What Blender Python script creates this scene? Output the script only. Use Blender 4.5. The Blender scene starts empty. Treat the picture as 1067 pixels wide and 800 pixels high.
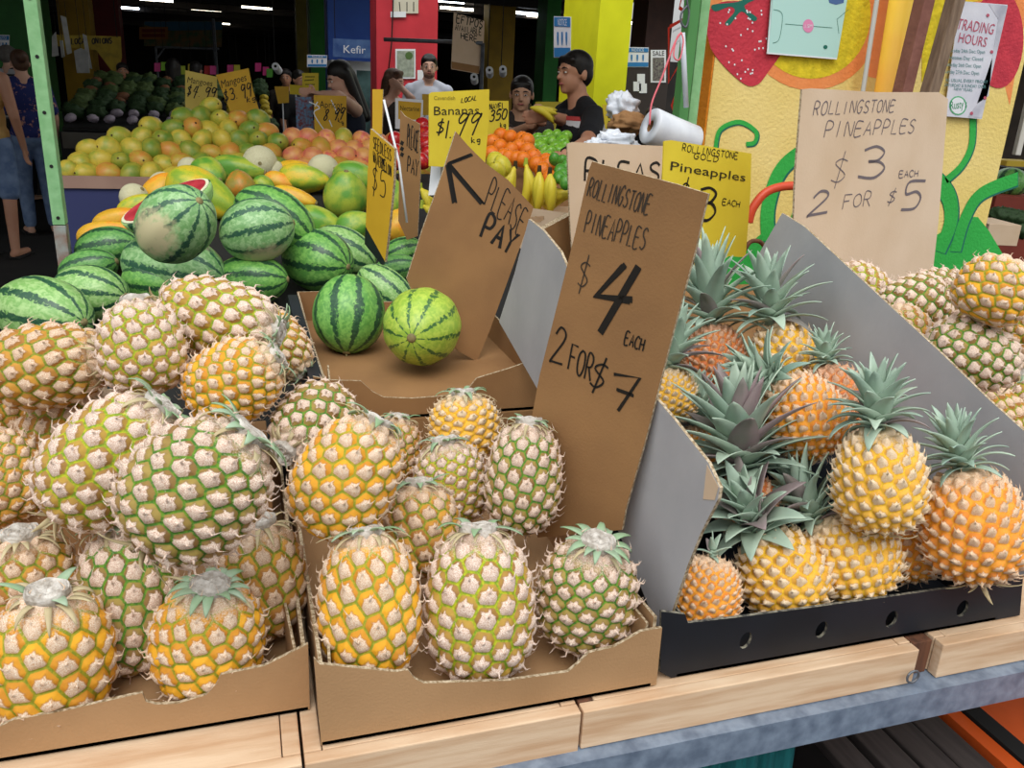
import bpy, bmesh, math, random
import numpy as np
from mathutils import Vector, Matrix, Quaternion, noise as mnoise
from mathutils.geometry import tessellate_polygon
SC = bpy.context.scene
COL = SC.collection
rnd = random.Random(7)
rad = math.radians

# ------------------------------------------------------------------ camera
FPX = 870.0
A, PT, RL = rad(18.4), rad(19.2), rad(2.9)
CAM = Vector((0, 0, 1.45))
FW = Vector((math.sin(A)*math.cos(PT), math.cos(A)*math.cos(PT), -math.sin(PT)))
_r0 = Vector((math.cos(A), -math.sin(A), 0)); _u0 = _r0.cross(FW)
RT = _r0*math.cos(RL) + _u0*math.sin(RL)
UP = -_r0*math.sin(RL) + _u0*math.cos(RL)
cd = bpy.data.cameras.new('camera'); co = bpy.data.objects.new('camera', cd); COL.objects.link(co)
co.matrix_world = Matrix(((RT.x, UP.x, -FW.x, CAM.x), (RT.y, UP.y, -FW.y, CAM.y), (RT.z, UP.z, -FW.z, CAM.z), (0, 0, 0, 1)))
cd.sensor_fit = 'HORIZONTAL'; cd.sensor_width = 36; cd.lens = 36*FPX/1067
cd.clip_start = .02; cd.clip_end = 200
SC.camera = co

# ------------------------------------------------------------------ light
SC.view_settings.view_transform = 'Standard'; SC.view_settings.look = 'None'
SC.view_settings.gamma = 1; SC.view_settings.use_curve_mapping = False
SC.view_settings.exposure = 0.0
w = bpy.data.worlds.new('sky'); SC.world = w; w.use_nodes = True
wn = w.node_tree.nodes; wl = w.node_tree.links
bgn = wn['Background']; bgn.inputs['Strength'].default_value = 1.45
tc = wn.new('ShaderNodeTexCoord'); sp = wn.new('ShaderNodeSeparateXYZ'); rp = wn.new('ShaderNodeValToRGB')
wl.new(tc.outputs['Generated'], sp.inputs[0]); wl.new(sp.outputs['Z'], rp.inputs[0]); wl.new(rp.outputs[0], bgn.inputs['Color'])
rp.color_ramp.elements[0].position = 0.0; rp.color_ramp.elements[0].color = (.27, .27, .26, 1)
rp.color_ramp.elements[1].position = .55; rp.color_ramp.elements[1].color = (.93, .97, 1, 1)
sd = bpy.data.lights.new('sun', 'SUN'); so = bpy.data.objects.new('sun', sd); COL.objects.link(so)
sd.energy = 1.7; sd.angle = rad(35); sd.color = (1, .97, .92)
so.rotation_euler = Vector((0.25, .75, -1.1)).to_track_quat('-Z', 'Y').to_euler()

# ------------------------------------------------------------------ helpers
def ray(u, v): return FW + RT*((u-533.5)/FPX) - UP*((v-400)/FPX)
def P(u, v, z=None, Y=None, X=None, d=None):
    q = ray(u, v)
    t = (z-CAM.z)/q.z if z is not None else Y/q.y if Y is not None else X/q.x if X is not None else d
    return CAM + q*t
def depth(p): return (Vector(p)-CAM).dot(FW)
def lin(h):
    h = h.lstrip('#'); o = []
    for i in (0, 2, 4):
        c = int(h[i:i+2], 16)/255
        o.append(c/12.92 if c <= .04045 else ((c+.055)/1.055)**2.4)
    return (o[0], o[1], o[2], 1)
MATS = {}
def mat(name, c, rough=.6, c2=None, ns=20, bump=0, bs=80, metal=0, spec=.4, emit=0, trans=0, stretch=None, lo=.35, hi=.65, coat=0):
    if name in MATS: return MATS[name]
    m = bpy.data.materials.new(name); m.use_nodes = True; MATS[name] = m
    nt = m.node_tree; N = nt.nodes; L = nt.links; b = N['Principled BSDF']
    col = lin(c)
    b.inputs['Base Color'].default_value = col; b.inputs['Roughness'].default_value = rough
    b.inputs['Metallic'].default_value = metal; b.inputs['Specular IOR Level'].default_value = spec
    if coat: b.inputs['Coat Weight'].default_value = coat; b.inputs['Coat Roughness'].default_value = .15
    tcn = N.new('ShaderNodeTexCoord'); mp = N.new('ShaderNodeMapping'); L.new(tcn.outputs['Object'], mp.inputs[0])
    if stretch: mp.inputs['Scale'].default_value = stretch
    if c2:
        n = N.new('ShaderNodeTexNoise'); n.inputs['Scale'].default_value = ns; n.inputs['Detail'].default_value = 5
        L.new(mp.outputs[0], n.inputs['Vector'])
        r = N.new('ShaderNodeValToRGB'); r.color_ramp.elements[0].position = lo; r.color_ramp.elements[1].position = hi
        r.color_ramp.elements[0].color = col; r.color_ramp.elements[1].color = lin(c2)
        L.new(n.outputs['Fac'], r.inputs[0]); L.new(r.outputs[0], b.inputs['Base Color'])
    if bump:
        n2 = N.new('ShaderNodeTexNoise'); n2.inputs['Scale'].default_value = bs; n2.inputs['Detail'].default_value = 3
        L.new(mp.outputs[0], n2.inputs['Vector'])
        bn = N.new('ShaderNodeBump'); bn.inputs['Strength'].default_value = bump; bn.inputs['Distance'].default_value = .004
        L.new(n2.outputs['Fac'], bn.inputs['Height']); L.new(bn.outputs[0], b.inputs['Normal'])
    if emit: b.inputs['Emission Color'].default_value = col; b.inputs['Emission Strength'].default_value = emit
    if trans: b.inputs['Transmission Weight'].default_value = trans
    return m
def link(name, me, m=None, parent=None, smooth=False):
    o = bpy.data.objects.new(name, me); COL.objects.link(o)
    if m and not len(me.materials): me.materials.append(m)
    if parent: o.parent = parent
    if smooth: me.shade_smooth()
    return o
def tag(o, label, cat, group=None):
    o['label'] = label; o['category'] = cat
    if group: o['group'] = group
    return o
def thing(name, label, cat, loc=(0, 0, 0), group=None, quat=None):
    o = bpy.data.objects.new(name, None); COL.objects.link(o); o.location = loc; o.empty_display_size = .05
    if quat is not None: o.rotation_mode = 'QUATERNION'; o.rotation_quaternion = quat
    return tag(o, label, cat, group)
def struct(o): o['kind'] = 'structure'; return o
def ME(vs, fs, name='m'):
    me = bpy.data.meshes.new(name); me.from_pydata([tuple(v) for v in vs], [], fs); me.update(); return me
class MB:
    def __init__(s): s.v = []; s.f = []; s.mi = []
    def add(s, vs, fs, mi=0):
        o = len(s.v); s.v += [Vector(x) for x in vs]; s.f += [[i+o for i in q] for q in fs]; s.mi += [mi]*len(fs)
    def box(s, c, d, q=None, mi=0):
        q = q or Quaternion(); vs = [Vector(c)+q @ Vector((x*d[0]/2, y*d[1]/2, z*d[2]/2)) for x in (-1, 1) for y in (-1, 1) for z in (-1, 1)]
        s.add(vs, [(0, 1, 3, 2), (4, 6, 7, 5), (0, 4, 5, 1), (2, 3, 7, 6), (0, 2, 6, 4), (1, 5, 7, 3)], mi)
    def box2(s, a, b, mi=0):
        a = Vector(a); b = Vector(b); s.box((a+b)/2, [abs(x) for x in (b-a)], None, mi)
    def tube(s, pts, rs, n=10, caps=True, mi=0, flat=1.0, upv=None):
        pts = [Vector(p) for p in pts]
        if not hasattr(rs, '__len__'): rs = [rs]*len(pts)
        vs = []; ref = None
        for i, p in enumerate(pts):
            t = (pts[min(i+1, len(pts)-1)]-pts[max(i-1, 0)]).normalized()
            if ref is None: ref = Vector(upv) if upv else (Vector((0, 0, 1)) if abs(t.z) < .9 else Vector((1, 0, 0)))
            a = (ref - t*ref.dot(t)).normalized(); ref = a; b = t.cross(a)
            for k in range(n):
                th = 2*math.pi*k/n; vs.append(p + a*math.cos(th)*rs[i]*flat + b*math.sin(th)*rs[i])
        fs = [(i*n+k, i*n+(k+1) % n, (i+1)*n+(k+1) % n, (i+1)*n+k) for i in range(len(pts)-1) for k in range(n)]
        if caps: fs += [tuple(range(n))[::-1], tuple(range((len(pts)-1)*n, len(pts)*n))]
        s.add(vs, fs, mi)
    def ell(s, c, r, q=None, nu=20, nv=12, fn=None, mi=0):
        q = q or Quaternion(); vs = []; c = Vector(c)
        if not hasattr(r, '__len__'): r = (r, r, r)
        for j in range(1, nv):
            ph = math.pi*j/nv
            for i in range(nu):
                th = 2*math.pi*i/nu; p = Vector((math.sin(ph)*math.cos(th), math.sin(ph)*math.sin(th), math.cos(ph)))
                if fn: p = fn(p)
                vs.append(c + q @ Vector((p.x*r[0], p.y*r[1], p.z*r[2])))
        for z in (1, -1):
            p = Vector((0, 0, z)); p = fn(p) if fn else p; vs.append(c + q @ Vector((p.x*r[0], p.y*r[1], p.z*r[2])))
        m = (nv-1)*nu
        fs = [(j*nu+i, (j+1)*nu+i, (j+1)*nu+(i+1) % nu, j*nu+(i+1) % nu) for j in range(nv-2) for i in range(nu)]
        fs += [(i, (i+1) % nu, m) for i in range(nu)] + [((nv-2)*nu+(i+1) % nu, (nv-2)*nu+i, m+1) for i in range(nu)]
        s.add(vs, fs, mi)
    def prism(s, loops, n, th, mi=0, fm=None):
        """loops: outer then holes, 3D coplanar; extruded th behind (-n)"""
        n = Vector(n).normalized(); flat = [Vector(p) for L in loops for p in L]; k = len(flat)
        tri = tessellate_polygon([[Vector(p) for p in L] for L in loops])
        o = len(s.v); s.v += flat + [p-n*th for p in flat]
        for t in tri:
            a, b, c = [flat[i] for i in t]
            if (b-a).cross(c-a).dot(n) < 0: t = t[::-1]
            s.f.append([o+i for i in t]); s.mi.append(mi); s.f.append([o+k+i for i in t[::-1]]); s.mi.append(mi)
        i0 = 0
        for L in loops:
            m = len(L)
            for i in range(m):
                a, b = i0+i, i0+(i+1) % m; s.f.append([o+a, o+b, o+b+k, o+a+k]); s.mi.append(mi if fm is None else fm)
            i0 += m
    def build(s, name, m, parent=None, smooth=False, bevel=0, mats=None):
        me = ME(s.v, s.f); 
        for x in (mats or [m]): me.materials.append(x)
        if mats: me.polygons.foreach_set('material_index', s.mi)
        bm = bmesh.new(); bm.from_mesh(me); bmesh.ops.recalc_face_normals(bm, faces=bm.faces); bm.to_mesh(me); bm.free()
        o = link(name, me, None, parent, smooth)
        if bevel:
            b = o.modifiers.new('bevel', 'BEVEL'); b.width = bevel; b.segments = 2; b.limit_method = 'ANGLE'
        return o
def q_axis(axis, roll=0): return Vector(axis).normalized().to_track_quat('Z', 'X') @ Quaternion((0, 0, 1), roll)
def img_axis(phi, tilt=0):
    """axis whose picture points phi degrees (90 = up in the photo), tilted towards the viewer"""
    return (RT*math.cos(rad(phi)) + UP*math.sin(rad(phi)))*math.cos(rad(tilt)) - FW*math.sin(rad(tilt))
def ribbon(mb, pts, wd, n, off=.0006):
    n = Vector(n).normalized(); pts = [Vector(p) for p in pts]; L = []; k = len(pts)
    if k < 2: return
    for i in range(k):
        t = (pts[min(i+1, k-1)]-pts[max(i-1, 0)])
        if t.length < 1e-9: t = Vector((1, 0, 0))
        s = n.cross(t.normalized())*wd/2; L += [pts[i]+s+n*off, pts[i]-s+n*off]
    mb.add(L, [(2*i, 2*i+1, 2*i+3, 2*i+2) for i in range(k-1)])
GL = {
'A': ['0,0 2,6 4,0', '.8,2.3 3.2,2.3'], 'B': ['0,0 0,6 2.6,6 3.3,4.8 2.4,3.3 0,3.2', '2.4,3.2 3.8,2 2.8,0 0,0'], 'C': ['3.8,5 2.4,6 .8,5.2 0,3 .8,.7 2.3,0 3.8,.8'],
'D': ['.2,0 .2,6', '0,6 2.4,5.4 3.8,3 2.4,.4 0,0'], 'E': ['3.6,6 .2,6 .2,0 3.8,0', '.2,3.2 3,3.2'], 'F': ['3.8,6 .2,6 .2,0', '.2,3.2 3,3.2'],
'G': ['3.7,5.2 2.4,6 .7,5 0,2.6 1,.3 2.8,.2 3.6,2.6 2,2.6'], 'H': ['0,0 0,6', '3.6,0 3.6,6', '0,3 3.6,3.2'], 'I': ['1.5,0 1.5,6'],
'K': ['0,0 0,6', '3.4,6 .2,2.8 3.6,0'], 'L': ['.3,6 .3,0 3.5,.1'], 'M': ['0,0 .4,6 2,2.4 3.6,6 4,0'], 'N': ['0,0 .2,6 3.5,.1 3.7,6'],
'O': ['2,6 .5,5 0,3 .6,.8 2,0 3.4,.9 3.9,3 3.3,5.2 2,6'], 'P': ['.2,0 .2,6 2.6,6 3.5,4.6 2.6,3 .2,2.8'], 'R': ['.2,0 .2,6 2.6,6 3.4,4.7 2.5,3.2 .2,3', '1.4,3 3.6,0'],
'S': ['3.5,5.2 2.2,6 .6,5.2 .8,3.8 3,2.6 3.5,1.2 2.2,0 .2,.7'], 'T': ['0,6 4,6', '2,6 2,0'], 'U': ['.2,6 .2,1.4 1.6,0 3.2,1 3.6,6'], 'V': ['0,6 1.9,0 3.9,6'],
'Y': ['0,6 2,3 4,6', '2,3 1.8,0'], 'W': ['0,6 1,0 2,4 3,0 4,6'], 'X': ['0,0 4,6', '0,6 4,0'], 'Z': ['0,6 4,6 0,0 4,0'],
'0': ['2,6 .4,4.6 .3,1.6 2,0 3.6,1.5 3.6,4.6 2,6'], '1': ['1.2,6 1,0'], '2': ['.2,4.6 1.4,6 3,5.6 3.2,4 0,.2 .4,0 4,.2'], '3': ['.3,5.3 2,6 3.5,5 2.6,3.4 1.2,3.2', '1.2,3.2 3,3.1 3.9,1.6 2.4,0 0,.4'],
'4': ['2,6 0,2.6 4,2.4', '3.4,6 1.4,-1.4'], '5': ['4,6 .8,6 .6,3.6 2.6,3.8 3.8,2.2 2.8,.2 .2,.2'], '7': ['0,5.8 4,6 1.4,-1.2', '.9,2.8 3.5,2.4'], '8': ['3.4,5 2,6 .6,4.8 3.3,1.6 2,0 .4,1.3 3.4,5'],
'9': ['3.5,5.4 1.4,6 .2,4.2 1.2,3 3.4,4.6 3.6,5.6 2,-1'], '$': ['3.2,4.8 1.8,5.3 .5,4.3 3,2 1.8,.6 .2,1.2', '2.3,6.8 1.2,-.8'], '.': ['0,.3 .5,0'], 'k': ['0,0 0,6', '2.4,3.6 .2,2 3,0'], 'g': ['2.6,3.4 .4,3 .4,.8 2.6,1.4 2.8,3.4 2.6,-1.6 .6,-1.4']}
def smooth_pts(p, n=5):
    if len(p) < 4: return p
    o = []
    for i in range(len(p)-1):
        a = p[max(i-1, 0)]; b = p[i]; c = p[i+1]; d = p[min(i+2, len(p)-1)]
        for k in range(n):
            t = k/n; o.append(.5*((2*b)+(c-a)*t+(2*a-5*b+4*c-d)*t*t+(3*b-a-3*c+d)*t**3))
    return o+[p[-1]]
CARDS = []
class Card:
    """a flat panel standing in the place; picture points are dropped onto its plane"""
    def __init__(s, name, label, cat, u, v, d, yaw, tilt, poly, th, m, edge=None, kind=None, group=None, holes=(), part='panel'):
        s.n = Vector((math.sin(rad(yaw))*math.cos(rad(tilt)), -math.cos(rad(yaw))*math.cos(rad(tilt)), math.sin(rad(tilt))))
        s.o = P(u, v, d=d); pts = [s.at(*p) for p in poly]
        c = sum(pts, Vector())/len(pts); low = min(pts, key=lambda p: p.z)
        s.base = Vector((c.x, c.y, low.z))
        s.root = thing(name, label, cat, s.base, group)
        mb = MB(); mb.prism([[p-s.base for p in pts]] + [[s.at(*p)-s.base for p in h] for h in holes], s.n, th, 0, 1)
        s.panel = mb.build(part, None, s.root, mats=[m, edge or m])
        s.th = th; CARDS.append(s)
    def at(s, u, v, off=0):
        q = ray(u, v); t = (s.o-CAM).dot(s.n)/q.dot(s.n); return CAM+q*t+s.n*off
    def cord(s, px, zc, r=.003, n=1):
        for q in ([px] if n == 1 else px):
            p = s.at(*q)-s.base; mb = MB(); mb.tube([p, (p.x, p.y, zc-s.base.z)], r, 5); mb.build('cord', MATS['dark_grey'], s.root)
        return s
    def stake(s, zb, r=.006):
        b_ = zb-s.base.z; mb = MB(); mb.tube([Vector((0, 0, .04))-s.n*(s.th+r), Vector((0, 0, b_))-s.n*(s.th+r)], r, 6); mb.build('stake', MATS['white_paper'], s.root); return s
    def write(s, txt, a, b, h, wpx, ink, name='lettering', bold=0, seed=1, slant=.0):
        p0, p1, ph = s.at(*a)-s.base, s.at(*b)-s.base, s.at(*h)-s.base
        e = (p1-p0)/len(txt); hv = ph-p0; wd = wpx*depth(p0+s.base)/FPX; r_ = random.Random(seed+len(txt)); mb = MB()
        for i, ch in enumerate(txt):
            if ch not in GL: continue
            j = r_.uniform(-.04, .04); sc = r_.uniform(.92, 1.06)
            for st in GL[ch]:
                pts = [Vector((float(q.split(',')[0])/4*.78+.08+r_.uniform(-.02, .02), float(q.split(',')[1])/6*sc+j+r_.uniform(-.015, .015))) for q in st.split()]
                sp_ = smooth_pts(pts)
                for k in range(bold+1):
                    ox, oy = (0, 0) if k == 0 else (r_.uniform(-.05, .05), r_.uniform(-.03, .03))
                    ribbon(mb, [p0+e*(i+q.x+ox+slant*q.y)+hv*(q.y+oy) for q in sp_], wd, s.n, .0007+.00002*k)
        return mb.build(name, ink, s.root)
    def line(s, pts, wpx, ink, name='lettering', off=.0007, sm=True):
        mb = MB(); q = [s.at(*p)-s.base for p in pts]; q = smooth_pts(q) if sm else q
        ribbon(mb, q, wpx*depth(q[0]+s.base)/FPX, s.n, off); return mb.build(name, ink, s.root)
    def lines(s, L, wpx, ink, name='marks', off=.0007):
        mb = MB()
        for pts in L:
            q = smooth_pts([s.at(*p)-s.base for p in pts]); ribbon(mb, q, wpx*depth(q[0]+s.base)/FPX, s.n, off)
        return mb.build(name, ink, s.root)
    def patch(s, poly, m, name='patch', off=.0006, holes=(), sm=False):
        if sm:
            q = [Vector(p) for p in poly]; q = smooth_pts(q[-2:]+q+q[:2], 4); poly = [tuple(p) for p in q[8:-8]]
        mb = MB(); mb.prism([[s.at(*p)-s.base+s.n*off for p in poly]]+[[s.at(*p)-s.base+s.n*off for p in h] for h in holes], s.n, .0004); return mb.build(name, m, s.root)
    def type(s, txt, a, b, h, ink, name='printed_text', off=.0012):
        me = textmesh(txt); xs = [v.co.x for v in me.vertices]; ys = [v.co.y for v in me.vertices]
        x0, x1, y0, y1 = min(xs), max(xs), min(0, min(ys)), max(ys)
        p0, p1, ph = s.at(*a)-s.base, s.at(*b)-s.base, s.at(*h)-s.base
        for v in me.vertices:
            v.co = p0+(p1-p0)*((v.co.x-x0)/(x1-x0))+(ph-p0)*((v.co.y)/(y1))+s.n*off
        return link(name, me, ink, s.root)
def textmesh(txt):
    cu = bpy.data.curves.new('t', 'FONT'); cu.body = txt; cu.resolution_u = 2
    o = bpy.data.objects.new('t', cu); COL.objects.link(o)
    dg = bpy.context.evaluated_depsgraph_get(); me = bpy.data.meshes.new_from_object(o.evaluated_get(dg))
    bpy.data.objects.remove(o); bpy.data.curves.remove(cu)
    me.materials.clear(); return me
def ellpts(u, v, a, b, n=24, rot=0):
    return [(u+a*math.cos(t)*math.cos(rot)-b*math.sin(t)*math.sin(rot), v+a*math.cos(t)*math.sin(rot)+b*math.sin(t)*math.cos(rot)) for t in [2*math.pi*i/n for i in range(n)]]
def rectpx(x0, y0, x1, y1): return [(x0, y0), (x1, y0), (x1, y1), (x0, y1)]

# ------------------------------------------------------------------ materials
cb = mat('cardboard', '#b08a62', .85, '#a07c56', 6, .15, 300)
cbd = mat('cardboard_brown', '#9a7248', .85, '#8a6540', 7, .12, 300)
cbp = mat('cardboard_pale', '#d8bfa4', .85, '#cdb294', 5, .1, 200)
cbe = mat('cardboard_edge', '#c9b89c', .9, '#7c6444', 260)
grey = mat('grey_card', '#b4b4b8', .6, '#a9a9ae', 8, .15, 40)
black = mat('black_card', '#14171d', .5, '#1c2028', 8)
wood = mat('pale_timber', '#dcbf9f', .75, '#c6a07c', 7, .12, 60, stretch=(1.2, 8, 14))
woodb = mat('brown_timber', '#6e4630', .8, '#4e3122', 12, .15, 80, stretch=(10, 10, 1))
galv = mat('galvanised_steel', '#8f9fb4', .45, '#6c7b90', 45, .1, 120, metal=.35)
ink = mat('black_marker', '#17130f', .6)
inkb = mat('thin_pen', '#3a3027', .6)
inkg = mat('grey_pencil', '#6d6266', .7)
ycard = mat('yellow_price_card', '#e6cf3a', .55, '#d8be30', 5)
ycard_d = mat('golden_price_card', '#d9ab2c', .55, '#c99a22', 6)
white = mat('white_paper', '#e4e6ea', .6)
steel = mat('grey_steel', '#70747a', .5, '#5a5e64', 30, metal=.5)
dark = mat('dark_grey', '#1b1a1a', .8)
serif = mat('printed_ink', '#2b2614', .6)

# ------------------------------------------------------------------ the setting
def slab(name, a, b, m):
    mb = MB(); mb.box2(a, b); o = mb.build(name, m); return struct(o)
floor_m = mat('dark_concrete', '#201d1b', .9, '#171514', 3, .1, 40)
asph = mat('asphalt', '#46444a', .9, '#2d2c30', 220, .4, 300)
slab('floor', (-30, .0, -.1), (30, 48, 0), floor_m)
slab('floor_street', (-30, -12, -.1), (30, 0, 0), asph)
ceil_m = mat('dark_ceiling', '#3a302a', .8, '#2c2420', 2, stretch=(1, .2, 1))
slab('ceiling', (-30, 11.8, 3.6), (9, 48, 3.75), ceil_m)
slab('ceiling_awning', (-12, 3.0, 3.4), (9, 7.2, 3.45), ceil_m)  # unseen roof, stopped short; the added gap behind lets daylight onto the pillars
slab('ceiling_awning_left', (-12, 7.2, 3.4), (.75, 11.8, 3.45), ceil_m)  # unseen sheet added over the gap to shade the vegetable stand
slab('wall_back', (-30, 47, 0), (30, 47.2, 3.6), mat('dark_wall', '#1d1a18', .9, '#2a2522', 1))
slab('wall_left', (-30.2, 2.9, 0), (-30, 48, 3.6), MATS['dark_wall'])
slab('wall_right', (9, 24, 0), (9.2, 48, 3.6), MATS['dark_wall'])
mb = MB()
beam_m = mat('beam', '#2a2320', .7)
for k in range(12): 
    b_ = MB(); b_.box2((-30, 12+3*k, 3.42), (9, 12.16+3*k, 3.6)); o = b_.build('trim_beam', beam_m); o.name = 'trim_%d' % (k+1); struct(o)
tube_m = mat('lit_tube', '#fff4dc', .5, emit=9); tube_c = mat('lit_tube_cool', '#e8f4ff', .5, emit=9); house = mat('lamp_housing', '#5a5550', .6)
lamps = [(163, 0, 0), (215, 10, 0), (130, 8, 1), (178, 12, 1), (155, 22, 0), (227, 24, 0), (253, 38, 0), (268, 8, 0), (269, 19, 0), (465, 1, 1), (476, 9, 0), (466, 34, 1), (550, 14, 1), (565, 17, 0), (553, 40, 0), (660, 24, 0)]
ordn = ['first', 'second', 'third', 'fourth', 'fifth', 'sixth', 'seventh', 'eighth', 'ninth', 'tenth', 'eleventh', 'twelfth', 'thirteenth', 'fourteenth', 'fifteenth', 'sixteenth']
order = {k: i for i, k in enumerate(sorted(range(len(lamps)), key=lambda i: lamps[i][0]))}
for i, (u, v, c) in enumerate(lamps):
    p = P(u, v, z=3.5); L_ = .9 if i not in (6,) else 2.0
    if p.y > 46: continue
    t = thing('ceiling_light', '%s fluorescent strip lamp under the dark hall ceiling, %s from the left' % ('cool white' if c else 'warm white', ordn[order[i]]), 'lamp', (p.x, p.y, 3.6), 'hall ceiling lamps')
    a_ = MB(); a_.box2((-L_/2-.05, -.06, -.07), (L_/2+.05, .06, 0)); a_.build('lamp_housing', house, t)
    a_ = MB(); a_.tube([(-L_/2, 0, -.1), (L_/2, 0, -.1)], .035, 8); a_.build('lamp_tube', tube_c if c else tube_m, t)

# painted pillars of the hall
def pillar(idx, u0, u1, Y, dep, m, top=3.6, um=None, side=None):
    """front face spans u0..u1 (at v=90) on the plane Y"""
    a = P(u0, 90, Y=Y); b = P(u1, 90, Y=Y)
    return slab('wall_pillar_%s' % idx, (a.x, Y, 0), (b.x, Y+dep, top), m), a.x, b.x
def paint(n, c, c2): return mat(n, c, .6, c2, 3, .1, 30)
pillar('red', 392.5, 455, 11.0, .5, paint('red_paint', '#cf3440', '#bf2c38'))
pillar('blue', 343, 400, 13.5, .5, paint('blue_paint', '#2a52a8', '#22479a'))
pillar('green', 325, 350, 16.5, .5, paint('green_paint', '#2f8a34', '#287a2e'))
pillar('olive', 311, 330, 19.5, .5, paint('olive_paint', '#8a7a22', '#7a6c1c'))
pillar('yellow', 619, 652, 9.0, 1.08, paint('yellow_paint', '#eef018', '#e2e410'))
pillar('dark_green', -20, 53, 14, .6, paint('green_dark_paint', '#2a6a2a', '#205a22'))
pillar('golden', 69, 101, 15.5, .5, paint('gold_paint', '#b08a1a', '#9c7a18'))
pillar('maroon', 101, 131, 17, .5, paint('maroon_paint', '#6a1618', '#5c1214'))
pillar('ochre', 508, 534, 22, .6, MATS['gold_paint'])
pillar('far_green', 566, 580, 17, .6, MATS['green_paint'])
pillar('brown', 668, 694, 14, .6, paint('brown_paint', '#5a3a30', '#4a3028'))

pt_a = P(640, 49, Y=10); pt_b = P(700, 49, Y=10)
slab('wall_partition', (pt_a.x, 10, 0), (pt_b.x, 10.06, pt_a.z-.03), mat('partition_dark', '#3a3230', .8))

# mural wall at the right
MY = 2.25
stucco = mat('mural_yellow', '#ecd488', .85, '#e6cb76', 4, .6, 110)
a = P(735, 145, Y=MY); b = P(1021, 262, Y=MY)
wallR, wx0, wx1 = None, a.x, b.x
mur = slab("wall_mural", (wx0, MY, 0), (wx1, MY+.2, 3.6), stucco)
class Mural(Card):
    def __init__(s): s.n = Vector((0, -1, 0)); s.o = Vector((0, MY, 1)); s.base = Vector((0, 0, 0)); s.root = mur
M_ = Mural()
G1 = mat('mural_green', '#35b04a', .8, '#2ea543', 6, .5, 110); G2 = mat('mural_dark_outline', '#1c6a5a', .8)
OR = mat('mural_orange', '#f0975a', .8, '#ea8a48', 8, .5, 110); RD = mat('mural_red', '#cc3a48', .8, '#b83040', 20, .7, 110); LM = mat('mural_lemon', '#e8d028', .8, '#cdb820', 45, .7, 110)
M_.patch([(738, -70), (790, -70), (742, 20), (733, 45)], OR, 'mural_orange_corner', .0005)
M_.patch([(900, -60), (1100, -60), (1066, 30), (1052, 110), (1040, 60), (985, 10), (960, 60), (930, 85), (905, 80), (890, 20)], OR, 'mural_orange_sky', .0005)
M_.patch(ellpts(845, 18, 72, 76, 40), OR, 'mural_halo', .001)
M_.patch(ellpts(845, 14, 62, 68, 40), LM, 'mural_pineapple_ring', .0016)
M_.patch([(735, 30), (738, 12), (752, 2), (775, 0), (800, -12), (830, -5), (830, 30), (800, 75), (789, 88), (776, 88), (755, 70), (740, 50)], RD, 'mural_strawberry', .0022, sm=True)
M_.patch([(785, -6), (768, 2), (742, 5), (745, 12), (760, 7), (765, 12), (755, 24), (760, 26), (772, 12), (784, 22), (788, 18), (775, 6), (800, -6)], G2, 'mural_strawberry_leaves', .0028, sm=True)
rs = random.Random(3); mb = MB()
for k in range(42):
    u, v = rs.uniform(742, 800), rs.uniform(8, 82)
    if (v > 50 and (u < 745+(v-50)*.8 or u > 805-(v-50)*.6)): continue
    mb.prism([[M_.at(*p)+Vector((0, -.0032, 0)) for p in ellpts(u, v, .9, 1.2, 6)]], (0, -1, 0), .0003)
mb.build('mural_seeds', white, mur)
M_.patch(ellpts(1040, 40, 26, 52, 30), RD, 'mural_berry', .0020)
M_.patch([(962, -30), (1045, -30), (1030, 0), (985, 5), (975, 90), (960, 85)], LM, 'mural_lemon_slice', .0012)
M_.patch([(700, 330), (735, 285), (785, 250), (812, 232), (840, 250), (925, 260), (975, 245), (990, 235), (1030, 240), (1080, 420), (700, 420)], G1, 'mural_grass', .0013, sm=True)
def vine(pts, wpx, nm):
    mb = MB(); q = smooth_pts([M_.at(*p) for p in pts], 8); wd = wpx*depth(q[0])/FPX
    ribbon(mb, [x+Vector((.004, 0, -.003)) for x in q], wd*1.12, (0, -1, 0), .0016); mb.build(nm+'_outline', G2, mur)
    mb = MB(); ribbon(mb, q, wd, (0, -1, 0), .0022); mb.build(nm, G1, mur)
vine([(800, 250), (800, 215), (815, 175), (850, 150), (880, 140)], 16, 'mural_vine')
vine([(745, 155), (750, 135), (770, 127), (787, 137), (786, 148), (777, 150)], 4.5, 'mural_tendril')
vine([(820, 260), (830, 225), (860, 205)], 15, 'mural_vine_low')
vine([(1013, 118), (1012, 150), (1002, 172), (985, 188)], 8, 'mural_stem')
vine([(978, 262), (990, 232), (988, 205), (972, 185), (955, 178)], 17, 'mural_leaf')
vine([(995, 262), (1005, 228), (1022, 202), (1060, 186)], 14, 'mural_leaf_right')
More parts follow.
